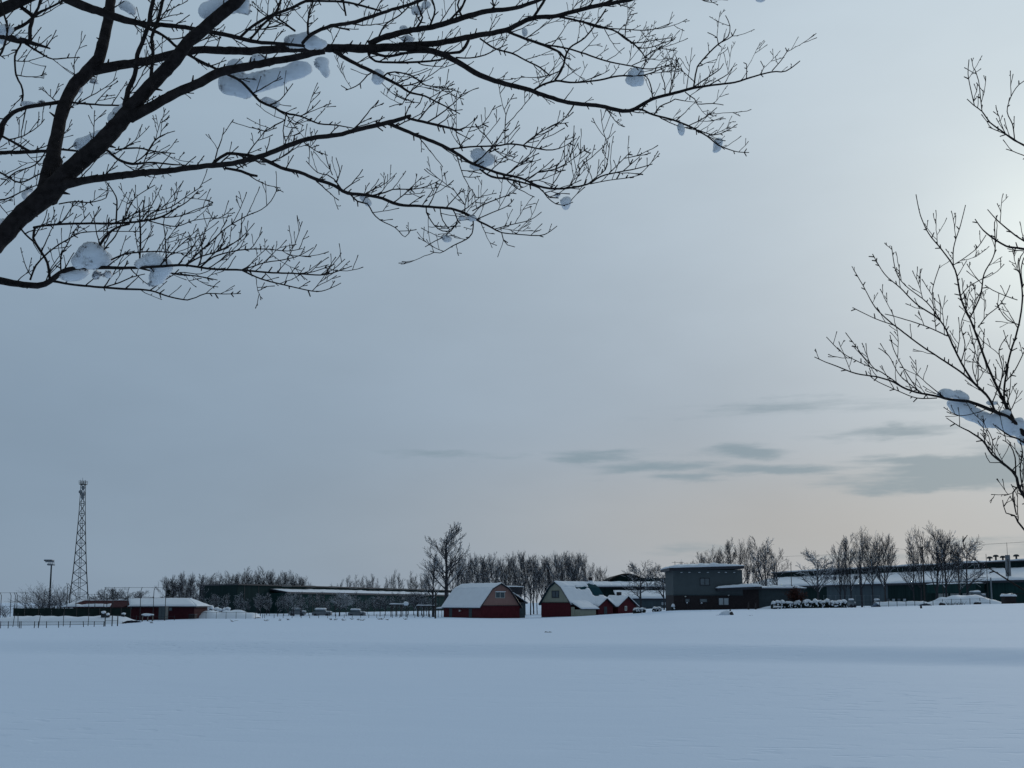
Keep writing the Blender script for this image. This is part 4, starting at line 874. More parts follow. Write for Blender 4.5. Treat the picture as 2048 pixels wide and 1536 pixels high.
bank('snow_bank', [(1518, 1217), (1530, 1214), (1545, 1210.5), (1552, 1211), (1560, 1217)], 168, 5, 'small snow heap at the foot of the grey annex', 9)
bank('snow_bank', [(-40, 1240), (10, 1232), (60, 1232), (120, 1232.5), (180, 1231.5), (240, 1233), (258, 1240)], 150, 9, 'long snow bank at the left between the low rail fence and the windbreak', 12)
# ---------------------------------------------------------------- small things in the field
def stump(px, r0, r1, Y, label, mound=True):
    x = pt(px, 1205, Y).x; z0 = gz(x, Y); zt = pt(px, r0, Y).z; m = MB(); rr = random.Random(px)
    m.tube([V((x, Y, z0-.2)), V((x-.03, Y, z0+.35)), V((x+.02, Y, zt))], [.16, .12, .07], 6)
    o = solo(m, 'marker_post', 'wood', label, 'post')
    if mound:
        s = MB(); s.blob((x-.45, Y-.1, z0+.05), (.75, .6, .42), 2, .25, px); s.build('drifted_snow', 'snow', o, smooth=True)
        s = MB(); s.blob((x+.02, Y-.55, z0+.12), (.22, .14, .22), 2, .3, px); s.build('tuft', 'wood', o)
    return o
stump(1460, 1219, 1236, 120, 'short dark post with drifted snow alone in the field before the grey house')
stump(1842, 1211, 1217, 150, 'small dark stump in the snow below the right hand fence', False)
stump(1497, 1205, 1222, 160, 'low forked stake with snow by the right corner of the grey house', False)
stump(1511, 1206, 1222, 160, 'pale stake beside the forked one, right of the grey house', False)
def plants():
    rr = random.Random(8); LP = [466, 533, 562, 576, 663, 671, 688, 705, 718, 724, 760, 764, 776, 811, 250, 243, 305]
    for i, (px, py) in enumerate([(466, 1243), (533, 1242), (562, 1241), (576, 1240), (663, 1240), (671, 1240), (688, 1241), (705, 1239), (718, 1240), (724, 1241), (760, 1239), (764, 1239), (776, 1240), (811, 1239), (250, 1247), (243, 1244), (305, 1246), (1500, 1231), (1094, 1264), (1435, 1230)]):
        Y = 1.0; 
        # walk outwards until the ground is seen at this row
        Y = 30
        while Y < 186:
            x = pt(px, 1205, Y).x; g = gz(x, Y)
            if pt(px, py, Y).z <= g+.02 or Y > 184: break
            Y += 1
        Y = min(Y, 178); x = pt(px, 1205, Y).x; z = gz(x, Y)-.02; m = MB()
        for q in range(9):
            d = V((rr.gauss(0, .35), rr.gauss(0, .3), rr.uniform(.2, .6)))*(.15 if px > 900 else .6); b = V((x+rr.gauss(0, .1), Y, z)); m.tube([b, b+d*.6, b+d+V((rr.gauss(0, .1), 0, -.05))], [.025, .018, .01], 3)
        solo(m, 'weed_tuft', 'wood', 'dry weed tuft near the far edge of the field, '+nth(sorted(LP).index(px), len(LP)) if px < 900 else 'lone dry tuft in the open snow field' if px < 1200 else 'dry tuft in the snow left of the field post before the grey house' if px < 1450 else 'dry tuft in the snow right of the field post before the grey house', 'weeds', 'dry weed tufts in the snow')
plants()
def pergola(px0, px1, top, Y, label, dome=None):
    a, b = pt(px0, 1205, Y).x, pt(px1, 1205, Y).x; z0 = gz(a, Y)-.3; zt = pt(px0, top, Y).z; r = thing('timber_frame', V((a, Y, z0)), label, 'frame')
    for t in (0, .33, .66, 1):
        for dy in (0, 2):
            q = MB(); x = lerp(a, b, t); q.bar((x, Y+dy, z0), (x, Y+dy, zt), .08); q.build('post', 'wood', r)
    for dy in (0, 2):
        q = MB(); q.box(a-.3, b+.3, Y+dy-.08, Y+dy+.08, zt, zt+.16); q.build('beam', 'wood', r)
        s = MB(); s.slab([V((a-.3, Y+dy-.09, zt+.165)), V((b+.3, Y+dy-.09, zt+.165)), V((b+.3, Y+dy+.09, zt+.165)), V((a-.3, Y+dy+.09, zt+.165))], .14, 20, 3, .4, px0); s.build('beam_snow', 'roofsnow', r, smooth=True)
    if dome:
        s = MB(); x = pt(dome, 1205, Y).x; s.blob((x, Y, zt+.3), (.5, .5, .38), 2, .15, 3); s.build('snow_cap', 'roofsnow', r, smooth=True)
pergola(782, 812, 1210.5, 204, 'snow topped timber frame with a round snow cap, in front of the warehouse', 812)
pergola(836, 868, 1213, 206, 'lower snow topped timber frame left of the nearest barn')
def snowy_boxes():
    for i, (px0, px1, r0, r1, Y, lab, n) in enumerate(((203, 212, 1223, 1231, 150, 'small snow capped bin near the gate frame at the left', 'bin'), (213, 219, 1227, 1231, 150, 'low snow covered box beside the snow capped bin', 'box'), (243, 251, 1226, 1233, 152, 'round snow capped barrel right of the gate frame', 'barrel'), (283, 307, 1228, 1233, 165, 'long snow covered bench before the dark red building', 'bench'))):
        a, b = pt(px0, 1205, Y).x, pt(px1, 1205, Y).x; zb = gz(a, Y)-.2; zt = pt(px0, r0, Y).z; m = MB()
        if n == 'barrel': m.tube([V(((a+b)/2, Y, zb)), V(((a+b)/2, Y, (zb+zt)/2)), V(((a+b)/2, Y, zt-.2))], [.22, .27, .23], 10)
        elif n == 'bench':
            m.box(a, b, Y, Y+.45, zt-.28, zt-.2)
            for x in (a+.1, (a+b)/2, b-.15): m.box(x, x+.08, Y+.03, Y+.42, zb, zt-.281)
        else: m.box(a, b, Y, Y+.5, zb, zt-.2)
        o = solo(m, n, 'darksteel', lab, n)
        s = MB(); s.blob(((a+b)/2, Y+.2, zt-.12), ((b-a)*.54, .36, .2), 2, .2, i); s.build('snow_cap', 'roofsnow', o, smooth=True)
snowy_boxes()
def car(px0, px1, r0, Y, label, m='steel', col2='trim'):
    a, b = pt(px0, 1205, Y).x, pt(px1, 1205, Y).x; zt = pt(px0, r0, Y).z; zb = zt-1.75; y0 = Y
    r = thing('parked_car', V(((a+b)/2, Y, zb)), label, 'car', 'snow covered cars')
    ln = b-a; X = lambda t: a+ln*t
    q = MB(); q.prism([V((X(0), y0, zb+.3)), V((X(1), y0, zb+.3)), V((X(1), y0, zb+.85)), V((X(.93), y0, zb+.95)), V((X(.05), y0, zb+.98)), V((X(0), y0, zb+.8))], V((0, 1.7, 0))); q.build('body', m, r)
    q = MB(); q.prism([V((X(.1), y0+.08, zb+.96)), V((X(.78), y0+.08, zb+.96)), V((X(.66), y0+.14, zb+1.42)), V((X(.2), y0+.14, zb+1.42))], V((0, 1.5, 0))); q.build('cabin', 'glass', r)
    for t in (.18, .8):
        for dy in (-.02, 1.5):
            q = MB(); q.tube([V((X(t), y0+dy, zb+.32)), V((X(t), y0+dy+.22, zb+.32))], [.32, .32], 12); q.build('wheel', 'trim', r)
    s = MB(); s.slab([V((X(.14), y0+.06, zb+1.42)), V((X(.70), y0+.06, zb+1.42)), V((X(.70), y0+1.66, zb+1.42)), V((X(.14), y0+1.66, zb+1.42))], .33, 10, 6, .2, px0)
    s.slab([V((X(.76), y0+.02, zb+.96)), V((X(1), y0+.02, zb+.9)), V((X(1), y0+1.68, zb+.9)), V((X(.76), y0+1.68, zb+.96))], .2, 6, 6, .2, px0); s.build('snow_cover', 'roofsnow', r, smooth=True)
for px0, px1, r0, Y, lab in ((578, 610, 1215, 224, 'snow covered car parked by the warehouse, left of the snow whitened tree'), (624, 662, 1216, 225, 'snow covered car parked by the warehouse between two snowy trees'), (696, 730, 1217, 226, 'snow covered car parked by the warehouse right of the snow whitened tree'), (1942, 1972, 1181, 214, 'snow covered car behind the broad snow mound at the right'), (1700, 1712, 1197, 214, 'snow covered car half hidden between the trunks of the clump'), (1752, 1764, 1197, 215, 'snow covered car before the blue grey factory wall')):
    car(px0, px1, r0, Y, lab)
def bench_right():
    Y = 180; a, b = pt(2008, 1205, Y).x, pt(2034, 1205, Y).x; z = pt(2020, 1200, Y).z; r = thing('picnic_shelter', V((a, Y, z)), 'dark bin shelter under a thick snow slab at the right edge', 'shelter')
    q = MB(); q.box(a+.1, b-.1, Y, Y+1.2, z-.6, z+.5); q.build('box_body', 'brownwall', r)
    q = MB(); q.box(a, b, Y-.1, Y+1.3, z+.502, z+.58); q.build('top_board', 'wood', r)
    s = MB(); s.slab([V((a, Y-.1, z+.585)), V((b, Y-.1, z+.585)), V((b, Y+1.3, z+.585)), V((a, Y+1.3, z+.585))], .42, 14, 8, .15, 2); s.build('snow_cap', 'roofsnow', r, smooth=True)
    for px in (1945, 1958, 1915, 1930): 
        pass
bench_right()
def debris():
    for i, (px, py, lab) in enumerate(((1885, 1205, 'dark snow edged boulder under the right hand fence, left of the tangled brush'), (1905, 1204, 'tangled brush pile under the right hand fence'), (1955, 1204, 'dark snow topped boulder right of the brush pile'))):
        Y = 186; p = pt(px, py, Y); z = gz(p.x, Y); m = MB()
        if i == 1:
            rr = random.Random(3)
            for q in range(40):
                b = V((p.x+rr.gauss(0, .9), Y+rr.gauss(0, .3), z)); m.tube([b, b+V((rr.gauss(0, .5), rr.gauss(0, .2), rr.uniform(.2, .8)))], [.04, .015], 3)
            solo(m, 'brush_pile', 'wood', lab, 'brush')
        else:
            m.blob((p.x, Y, z+.25), (.55, .4, .4), 2, .3, i); o = solo(m, 'boulder', 'brick', lab, 'boulder')
            s = MB(); s.blob((p.x, Y+.05, z+.55), (.45, .35, .18), 2, .25, i); s.build('snow_cap', 'roofsnow', o, smooth=True)
debris()
# ---------------------------------------------------------------- poles and wires
def pole(px, top, Y, label, r0=.15, arms=True, m='wood'):
    p = pt(px, 1205, Y); zg = gz(p.x, Y)-.5; zt = pt(px, top, Y).z
    r = thing('utility_pole', V((p.x, Y, zg)), label, 'pole')
    q = MB(); q.tube([V((p.x, Y, zg)), V((p.x, Y, zt))], [r0, r0*.75], 8); q.build('shaft', m, r)
    if arms:
        q = MB(); q.box(p.x-.9, p.x+.15, Y-.05, Y+.05, zt-.35, zt-.22); q.build('cross_arm', m, r)
        for dx_ in (-.85, -.45):
            q = MB(); q.bar((p.x+dx_, Y, zt-.22), (p.x+dx_, Y, zt), .045, 6); q.build('insulator', 'steel', r)
    return V((p.x, Y, zt))
w1 = pole(1849.5, 1092, 205, 'wooden utility pole with a short cross arm among the right hand trees', .17)
pole(1920, 1105, 206, 'straight dark pole before the white bay', .13, False)
pole(1887.5, 1118, 212, 'thin dark pole between the V shaped tree and the white bay', .10, False)
pole(1771, 1140, 212, 'thin pole at the left corner of the blue grey factory wall', .10, False)
pole(1584, 1126, 212, 'thin leaning pole right of the grey annex roof', .08, False)
pole(1977, 1108, 214, 'slim lamp mast left of the silver smoke stack', .07, False)
pole(1984, 1155, 196, 'grey pole with brackets at the right of the snow mound', .16, False, 'steel')
pole(871, 1184, 178, 'short dark utility pole at the left end of the nearest barn', .15, False)
def wire(pts, label, sag=.3):
    m = MB(); P = []
    for (a, b) in zip(pts, pts[1:]):
        for i in range(13): t = i/12; P.append(a.lerp(b, t)-Zv*sag*4*t*(1-t))
    m.tube(P, [.028]*len(P), 4); return solo(m, 'power_line', 'trim', label, 'wire')
wire([pt(1430, 1113, 300), pt(1590, 1112, 260), pt(1793, 1097, 215), w1-Zv*.1], 'thin power line running left from the wooden pole across the tree tops')
wire([w1-Zv*.1, pt(2090, 1081, 180)], 'thin power line running right from the wooden pole over the factory', .15)
# ================================================================ foreground trees
# each limb: columns, rows and widths seen from the camera; its depth follows the limb it grows from
LT = '''A -60,540,40 0,478,38 40,434,39 75,405,43 100,383,45
B 92,398,48 107,320,36 107,312,29 118,250,27 133,200,26 150,170,26 175,145,27 197,118,25 207,82,23 215,50,21 220,12,20 223,-25,20
A2 95,392,46 120,362,42 150,332,38 187,300,37 225,262,36 250,232,34 275,200,29 312,160,29 350,120,27 375,85,26 405,60,26 437,32,25 470,5,25 520,-45,23
C 258,235,26 300,215,21 350,187,20 400,165,19 437,145,19 475,137,18 500,132,17 550,122,16 600,113,14 625,107,13 650,103,11
D 186,142,20 215,135,21 250,129,18 300,120,17 350,107,17 400,100,16 450,101,16 500,102,17 575,97,17 650,96,18 725,97,18 800,94,18 830,95,15
E 100,-25,20 130,-5,20 175,15,18 212,27,16 250,40,15 287,47,10 350,52,9 400,60,9 462,72,9 512,84,8 555,87,7 610,92,6
F 120,370,26 162,362,17 225,353,16 275,347,15 350,340,13 400,333,12 425,331,12 475,325,11 512,315,11 550,302,11 587,287,11 625,276,10 675,270,10 725,257,10 787,242,10 822,231,6
G -40,553,18 0,561,16 37,568,14 75,571,13 100,563,12 120,546,11 150,536,9 200,535,8 250,536,6.5 300,534,6 345,531,6 375,531,5 425,538,5 482,540,4.5 537,545,4 591,547,3.5 641,550,3 668,545,2.5 704,532,1.7
D1 828,96,15 875,105,13 912,122,12 950,145,12 1000,165,11 1050,177,10 1087,190,9.5 1137,205,9 1200,212,9 1245,222,9 1270,218,8 1290,205,7 1305,198,7 1329,191,7 1361,183,6.5 1387,176,6 1426,170,4.5 1469,165,4 1501,155,3.5 1542,144,3 1572,142,2.5 1600,122,2
D2 800,92,16 875,86,13 950,72,12 1012,60,11 1062,37,10 1112,32,9 1150,22,9 1200,10,9 1250,2,8 1330,-15,7 1420,-2,4 1480,-6,4 1560,-10,3
D3 737,88,13 775,72,13 825,60,12 875,51,12 937,32,12 975,22,11 1025,17,9 1062,6,8 1110,-12,7
J 250,212,13 257,180,11 270,150,10 275,110,10 283,90,9 297,50,9 302,20,9 310,-15,8
J2 302,160,8 306,107,7 304,75,7 317,37,7 327,-5,7
E2 272,45,9 325,70,6 355,95,6 387,115,6 437,140,6 475,158,6 492,172,6 520,202,6 542,212,5.5 570,226,5 600,232,4 637,247,3.5 670,250,3 710,257,2
D4 1012,62,6 1050,77,6 1087,90,6 1120,105,5 1130,117,5 1122,142,5 1110,160,5
D5 1068,180,5 1087,169,5 1112,162,5 1150,165,4 1200,160,4 1237,152,4 1275,152,3.5 1300,147,3 1340,130,2
D6 737,107,6 750,122,5 800,125,5 862,122,4.5 895,116,3
D7 912,115,4 940,116,3 970,110,3 990,100,2.5 1015,89,2
D8 960,77,4 990,97,4 1025,107,4 1050,120,3.5 1080,135,3.5 1100,152,3
D9 720,98,8 760,110,6 780,112,6 830,104,6 905,106,6 925,100,7 935,85,7 940,74,6
DA 1087,90,5 1125,95,4 1162,105,4 1212,122,3.5 1262,132,3 1300,138,2.5 1345,128,1.6
DB 1130,117,5 1140,95,4 1170,75,3.5 1200,37,3.5 1212,18,3
DC 1115,33,5 1140,38,5 1170,45,4.5 1225,60,4 1250,75,3.5 1275,95,3.5 1290,115,3 1288,133,2.5 1279,150,2
DD 1270,219,5 1282,219,5 1307,230,4.5 1340,238,4.5 1372,250,4.5 1393,260,4 1415,273,3.5 1436,290,3 1458,299,2.5 1477,304,2 1498,305,1.5
K1 480,75,6 505,52,6 540,32,6 580,17,6 612,2,6 645,-14,5
K2 605,86,7 625,67,8 662,52,8 700,46,8 737,35,8 775,22,7 825,7,7 870,-12,6
K3 500,79,5 525,50,5 550,27,5 560,5,5 566,-14,4
K4 590,62,5 570,47,4 552,34,4
K5 617,68,4 617,37,3.5 625,5,3 628,-12,3
K6 692,32,4 687,5,5 684,-10,5
K7 612,3,5 637,2,5 687,4,5 725,12,5 762,22,4
K8 900,40,5 925,12,5 935,-12,4
K9 1062,40,6 1080,15,6 1095,-10,6
MA 668,102,10 700,122,8 732,137,8 762,152,7 800,172,6 820,185,5 850,192,4 875,205,3.5 900,217,3 920,228,2
MB 800,172,4 820,170,3 842,162,3 850,150,2
MC 768,152,4 775,146,3.5 790,144,3.5 825,152,3.5 850,170,3 887,175,2.5 922,185,2
MD 742,146,3 735,150,3 720,167,2.5 695,179,2.5 682,171,2
ME 820,186,3 812,195,2.5 805,208,2 790,210,2 778,214,1.6
MF 845,192,2.5 840,206,2.5 830,216,2
F2 425,328,7 440,315,7 455,307,7 500,311,7 520,316,6
F3 522,316,9 562,335,8 600,345,8 637,360,8 668,371,8 695,386,8 728,389,7 764,397,7 797,409,7 838,412,6 892,416,6 902,417,6 932,427,6 952,439,5 983,455,4 1003,465,3 1041,469,2.5 1079,471,2.5 1097,465,2 1114,452,1.6
FA 450,336,6 482,342,6 501,350,6 515,352,5
F4 775,246,9 800,257,8 837,272,8 875,287,8 912,306,7.5 937,323,7 965,335,6 1003,348,6 1041,356,5 1074,371,5 1100,377,5 1138,376,4.5 1176,368,4 1201,353,3.5 1232,345,3 1270,338,2.5 1305,328,2
FB 960,338,5 983,353,5 1016,358,5 1049,366,4 1079,376,4 1089,386,3 1100,395,3 1117,396,2.5
FC 900,298,4 919,296,4 952,293,4 990,292,4 1021,288,4 1046,291,4 1079,298,3.5 1105,300,3 1130,292,2 1153,276,1.5
FD 950,326,4 978,305,3.5 998,297,3
F5 815,236,6 835,241,6 875,250,6 912,259,5 920,260,5 930,255,3.5
F6 1046,291,3 1065,275,2.5 1085,262,2.2 1110,250,2 1137,245,1.5
F7 1010,288,3 1010,262,2.5 1012,230,2.2 1020,209,1.6
F8 985,290,2.5 970,270,2.5 955,255,2.2 978,244,1.6
F9 925,302,3 917,280,2.5 912,262,2.2 930,255,2 955,235,1.5
FE 1176,368,3 1195,352,2.5 1210,340,2.5 1217,310,2 1219,286,1.5
FF 1055,360,3 1075,345,2.5 1110,338,2.2 1140,322,2 1175,296,1.6
FG 1130,376,2.5 1150,365,2.2 1160,340,2 1170,322,1.6
FH 1215,350,2.5 1240,325,2.2 1262,303,1.6
FI 1245,343,2.5 1260,330,2.2 1280,313,1.6
FJ 1180,368,2.5 1215,361,2.2 1260,355,2 1285,348,1.6
FK 905,418,3 915,440,3 903,460,3 885,475,2.5 870,482,2 850,494,1.6
FL 946,440,3.5 946,458,3 938,475,3 905,492,2.5 880,506,2 860,502,1.6
FM 852,413,3 853,425,3 868,450,2.5 885,462,2.5 903,462,2.5
FN 880,416,2.5 885,440,2.5 900,460,2.2
FO 1003,465,2.5 1007,480,2.5 1015,490,2 1030,494,1.6
FP 945,422,3 970,408,3 1000,396,2.5 1025,386,2.2 1037,372,1.6
FQ 990,458,2.5 1020,450,2.2 1060,440,2 1083,424,1.6
FR 950,440,3 985,425,2.5 1015,412,2.2 1028,398,1.6
FS 930,424,2.5 930,410,2.5 915,390,2.2 905,375,1.6
FT 930,412,2.2 935,390,2 943,378,1.6
FU 845,411,2.5 855,395,2.2 865,380,2.2 860,365,1.6
FV 742,392,4 770,385,3.5 785,379,3 830,378,2.5 858,371,2.2 880,360,1.6
FW 684,380,3.5 668,358,3 655,350,2.5 635,345,2.2 612,322,1.6
FX 665,350,2.5 655,325,2.2 650,302,1.6
FY 671,365,2.5 680,345,2.2 672,315,1.6
FZ 700,388,4 715,403,4 735,408,3.5 745,425,3 760,440,2.5 790,455,2.2 810,474,2 822,458,1.5
FBX 1085,380,3 1095,395,2.5 1112,408,2.2 1128,411,2 1146,404,1.6
G1 485,541,4 523,558,3.5 578,572,3 632,583,2.5 660,577,2 682,566,1.5
G2 105,562,6 130,567,5 162,571,5 207,575,5 250,578,5 300,581,4 337,593,3.5 375,600,3 392,595,2.5 412,587,2.5 450,588,2 482,587,1.5
G3 275,535,4 300,541,4 350,547,3.5 400,553,3 435,560,2
GC 400,535,4 408,528,4 427,514,3.5 455,505,3 490,499,3 531,498,2.5 575,502,2 605,497,1.5
GD 370,531,4 400,514,3.5 441,501,3 474,482,2.5 493,465,2 509,446,1.5
GE 372,530,4 400,503,3.5 427,479,3 455,454,2.5 493,432,2.5 523,419,2 542,402,2 556,375,1.5
GF 480,541,3 493,537,3 531,525,2.5 564,520,2.5 597,512,2 627,495,1.5
GG 591,547,2.5 620,545,2.2 650,536,2 670,528,1.6
GH 640,550,2.5 665,540,2 690,518,1.5
GI 207,575,3 240,565,3 262,555,2.5 290,548,2
GJ 300,581,3 330,560,2.5 360,545,2.2 400,548,2 430,535,1.5
H3 100,562,6 95,526,5.5 77,496,5.5 67,476,5.5 70,456,5
H 67,455,5 100,450,5 162,447,5 232,447,5 287,442,5 325,433,4.5 350,418,3 375,403,2.5 397,381,1.6
H2 298,442,3 350,453,2.5 387,441,2 430,435,1.6
H4 40,456,4 50,468,4 72,488,4 80,498,4
H5 60,560,4.5 72,531,4 90,511,3.5 112,493,3 137,478,3 160,466,2.5 195,463,2 282,463,1.6
H6 122,545,3.5 122,513,3 135,488,2.5 150,460,2 180,425,1.6
H7 185,533,4 202,508,3.5 217,488,3 230,473,3 250,431,2.5 270,396,2 310,370,1.6
H8 196,500,6 207,478,6 232,456,5 260,448,4
H9 232,446,4 234,411,3.5 232,393,3 220,373,2.5 212,363,2
HA 222,520,4 250,508,4 275,505,3.5 312,503,3 350,506,2.5 382,506,1.6
HB 279,530,4 281,481,4 280,446,4 279,416,3
HC 334,531,4 331,493,3 330,468,2.5 327,446,2 330,430,1.6
HD 396,534,3.5 405,506,3 400,476,2 396,456,1.6
HE 118,408,3 150,403,3 180,405,2.5 212,396,2 217,383,1.6
HF 287,442,3 305,425,3 340,415,2.5 370,395,2 405,372,1.6
HG 325,435,3 360,432,2.5 395,418,2 425,410,1.6
I1 -60,72,16 0,72,15 37,80,14 60,85,9 100,97,3
IA 0,70,12 32,57,7 55,45,6 75,27,6 100,15,4 125,2,4 150,-10,3
I2 60,86,8 60,55,8 66,35,8 50,20,8 25,0,6 10,-12,6
I3 65,34,6 77,15,5 82,-10,5
I4 42,85,5 40,92,4 30,112,4 32,150,4 42,170,4 46,190,4 42,212,4
I5 128,203,8 82,210,8 45,217,8 20,230,9 5,250,11 0,270,12 -30,330,12
I6 -40,304,8 0,305,8 50,304,8 92,302,7 125,299,5 175,305,4
I7 0,270,5 37,290,5.5 62,304,6
I8 140,205,5 200,210,4 250,211,3.5
I9 50,87,5 87,110,4 105,118,3 135,116,2.5 160,115,2
IB -30,330,5 10,350,4 40,365,3.5 75,350,3 95,340,2
IC -30,390,5 0,400,4 20,395,3 50,380,2.5 80,368,2
ID -20,100,6 0,110,5 15,60,4 5,20,4 0,-12,4
IE 92,303,3 70,330,3 30,345,2.5 0,372,2
P1 215,300,5 235,318,6 265,328,6 300,325,4 345,329,3.5 370,330,2
P2 230,300,4 275,296,4 310,303,3 350,307,2
P3 265,328,3 290,310,3 310,280,2.5 330,268,2 350,262,1.6
QA 572,227,3 570,240,3 550,250,3 530,262,2.5 504,254,2
QB 570,241,2.5 566,262,2.5 571,282,2.5
QC 603,232,2.5 625,217,2 641,200,1.6
QD 538,211,3 560,200,2.5 575,182,2 586,167,1.6
QE 575,241,2.2 590,248,2 607,240,1.6
N1 1387,176,4 1391,150,3.5 1395,133,3.5 1419,105,3.5 1436,89,3.5 1456,73,2.5 1460,52,2 1451,31,1.6
N2 1390,172,3 1426,148,2.5 1441,137,2 1447,127,1.6
N3 1420,169,2.5 1436,160,2.5 1456,148,2 1465,135,1.6
N4 1338,189,2.5 1348,150,2.5 1357,116,1.6
N5 1330,190,2.5 1329,167,2.5 1322,148,2 1328,138,1.6
N6 1305,197,3 1303,178,3 1297,159,2.5 1290,150,2
N7 1370,184,2.5 1380,192,2.5 1389,198,2.5 1394,208,2.5 1426,207,2 1447,210,1.6
N8 1309,229,3 1320,213,3 1340,204,2.5 1350,198,2.5 1370,202,2 1376,195,1.6
N9 1376,252,2.5 1408,236,2.5 1434,215,1.6
NA 1396,260,2.5 1428,270,2.5 1453,262,2 1475,248,1.6
NB 1436,88,2.5 1465,72,2.2 1472,58,1.6
NC 1437,90,2.5 1434,75,2 1415,65,1.6
ND 1544,142,2.5 1563,120,2 1578,97,1.6
NE 1493,157,2.2 1493,128,2 1487,125,1.6
NF 1520,150,2.2 1528,135,2 1521,122,1.6
U1 1200,12,5 1225,-2,4 1240,-14,3
U2 1150,24,4 1180,10,3 1190,-10,3
U3 860,52,5 870,20,4 860,-10,4
U4 990,22,4 985,0,4 990,-12,3
U5 925,35,5 915,10,4 925,-12,4
U6 830,60,5 845,35,4 835,10,4 845,-12,3
U7 755,80,4 770,50,3.5 800,30,3 820,10,3
U8 1170,46,3.5 1195,55,3 1240,58,2.5 1300,60,2 1345,45,1.6
U9 1235,65,3 1265,85,2.5 1310,80,2 1345,75,1.6
V1 1275,97,2.5 1300,95,2.2 1330,85,2 1350,78,1.6
V2 1290,114,2.5 1310,100,2.2 1335,88,2 1352,74,1.6
V3 1250,76,2.5 1252,50,2.2 1260,30,2 1275,26,1.6
V4 1285,118,2.5 1315,98,2.2 1353,102,1.6
V5 1262,132,2.5 1290,120,2.2 1310,118,1.8'''
RT = '''R 2130,930,18 2048,867,14 2022,838,12 1998,827,9 1965,813,9 1937,803,8 1900,799,7 1872,792,6 1834,785,5 1806,775,5 1787,764,4.5 1755,754,4 1712,747,3.5 1675,733,3 1651,724,2.5 1629,714,1.6
RA 2026,838,10 1998,782,7 1975,731,6 1956,679,6 1942,642,5 1923,600,5 1914,553,4.5 1905,529,4 1881,496,3.5 1858,468,3 1841,431,2.5 1832,389,1.8
RB 1990,825,6 1978,796,6 1947,764,6 1923,726,5 1905,689,5 1881,642,4 1834,609,3.5 1801,576,3 1769,548,2.5 1745,508,1.8
RC 1976,794,5 1928,749,5 1881,717,4.5 1839,689,4 1801,660,4 1778,642,3.5 1750,614,3 1726,571,2 1707,539,1.6
RD 2015,825,6 2008,792,5.5 2017,721,5 2036,656,4.5 2045,595,4 2038,525,3 2052,500,2
RE 1806,775,4 1764,745,3 1722,726,2.5 1684,705,2 1653,674,1.6
RF 1755,744,2.5 1726,712,2 1712,693,2 1691,665,1.6
RG 1839,786,3 1806,735,2.5 1787,698,2 1780,670,1.6
RH 1844,786,3 1801,752,2.5 1778,712,2 1757,696,1.6
RI 1874,796,3 1834,796,3 1797,782,2.5 1755,763,2 1740,752,1.6
RJ 1907,535,3 1907,496,3 1921,450,2.5 1931,410,1.6
RK 1881,640,3 1853,604,3 1811,571,2.5 1792,543,2.5 1783,492,1.6
RL 1787,650,3 1750,637,2.5 1705,615,1.6
RM 1895,672,3.5 1848,651,3 1787,632,2.5 1770,628,1.6
RN 1940,636,4 1961,590,4 1968,548,3.5 1989,506,3 1989,445,2.5 1995,430,1.6
RO 2140,520,8 2048,498,6 2012,492,5 1975,468,4 1961,454,3 1950,438,2
RP 2100,510,5 2048,482,4 2022,464,4 1994,440,3 1975,419,1.8
RQ 2140,1110,9 2048,993,8 2031,951,7 2008,928,6 1984,909,5 1965,881,5 1937,862,4 1919,853,3 1893,836,1.8
RR 2140,1150,6 2048,1059,5 2029,1031,4 2012,1026,3 2005,1000,1.8
RS 2125,950,6 2048,885,5 2020,872,4 1998,857,3 1990,850,2
RT 2040,970,4 2026,985,4 2029,1012,4 2033,1030,3
RU 2080,1196,5 2048,1180,4.5 2008,1155,4 1979,1137,3 1951,1120,2.5 1929,1098,2 1926,1072,1.6
RV 2120,335,6 2048,291,5 2029,281,4.5 2003,262,4 1980,245,3.5 1964,223,3 1947,210,2.5 1934,198,1.8
RW 1964,223,2.5 1960,187,2.5 1957,161,2 1949,138,1.6
RX 1949,212,2.5 1941,177,2.5 1936,148,2 1938,119,1.6
RY 2029,279,3 2025,249,3 2014,223,2.5 2022,193,2 2038,169,2 2060,155,2
RZ 2035,283,2.5 2019,272,2 1996,262,2 1977,254,1.6
S1 2110,330,3 2048,311,2.5 2025,302,2 2012,298,1.6
S2 1907,530,2.5 1930,515,2.3 1955,495,2.2 1972,470,1.6
S3 1920,593,3 1935,575,2.5 1960,560,2.2 1985,545,1.6
S4 1956,655,3 1975,630,2.8 1995,615,2.5 2012,590,2.2 2020,570,1.6
S5 1922,725,3 1930,690,2.8 1922,650,2.5 1935,610,2.2 1930,590,1.6
S6 1998,782,3.5 2005,740,3 1998,700,2.5 2016,670,1.8
S7 1956,770,3 1945,735,2.5 1950,700,2.2 1942,680,1.6
S8 1872,660,2.5 1868,620,2.3 1865,580,2 1880,530,1.6
S9 2010,765,3 2030,740,3 2050,700,2.5 2060,680,2
T1 2031,951,4 2030,915,3.5 2020,890,3 2005,880,2
T2 2048,990,4 2040,940,3.5 2045,905,3 2040,880,2
T3 1984,909,3 1985,880,2.5 1975,860,1.8
T4 2020,940,3 2000,925,2.5 1980,925,2 1970,905,1.6
T5 2035,600,2.5 2012,592,2.5 1985,580,2 1970,570,1.6
T6 2040,650,3 2015,640,2.5 2000,620,2 1993,606,1.6
T7 2048,515,3 2042,540,3 2046,575,2.5'''
def limbs(txt):
    out = []
    for ln_ in txt.strip().split('\n'):
        k, *p = ln_.split(); out.append((k, [tuple(float(q) for q in s.split(',')) for s in p]))
    return out
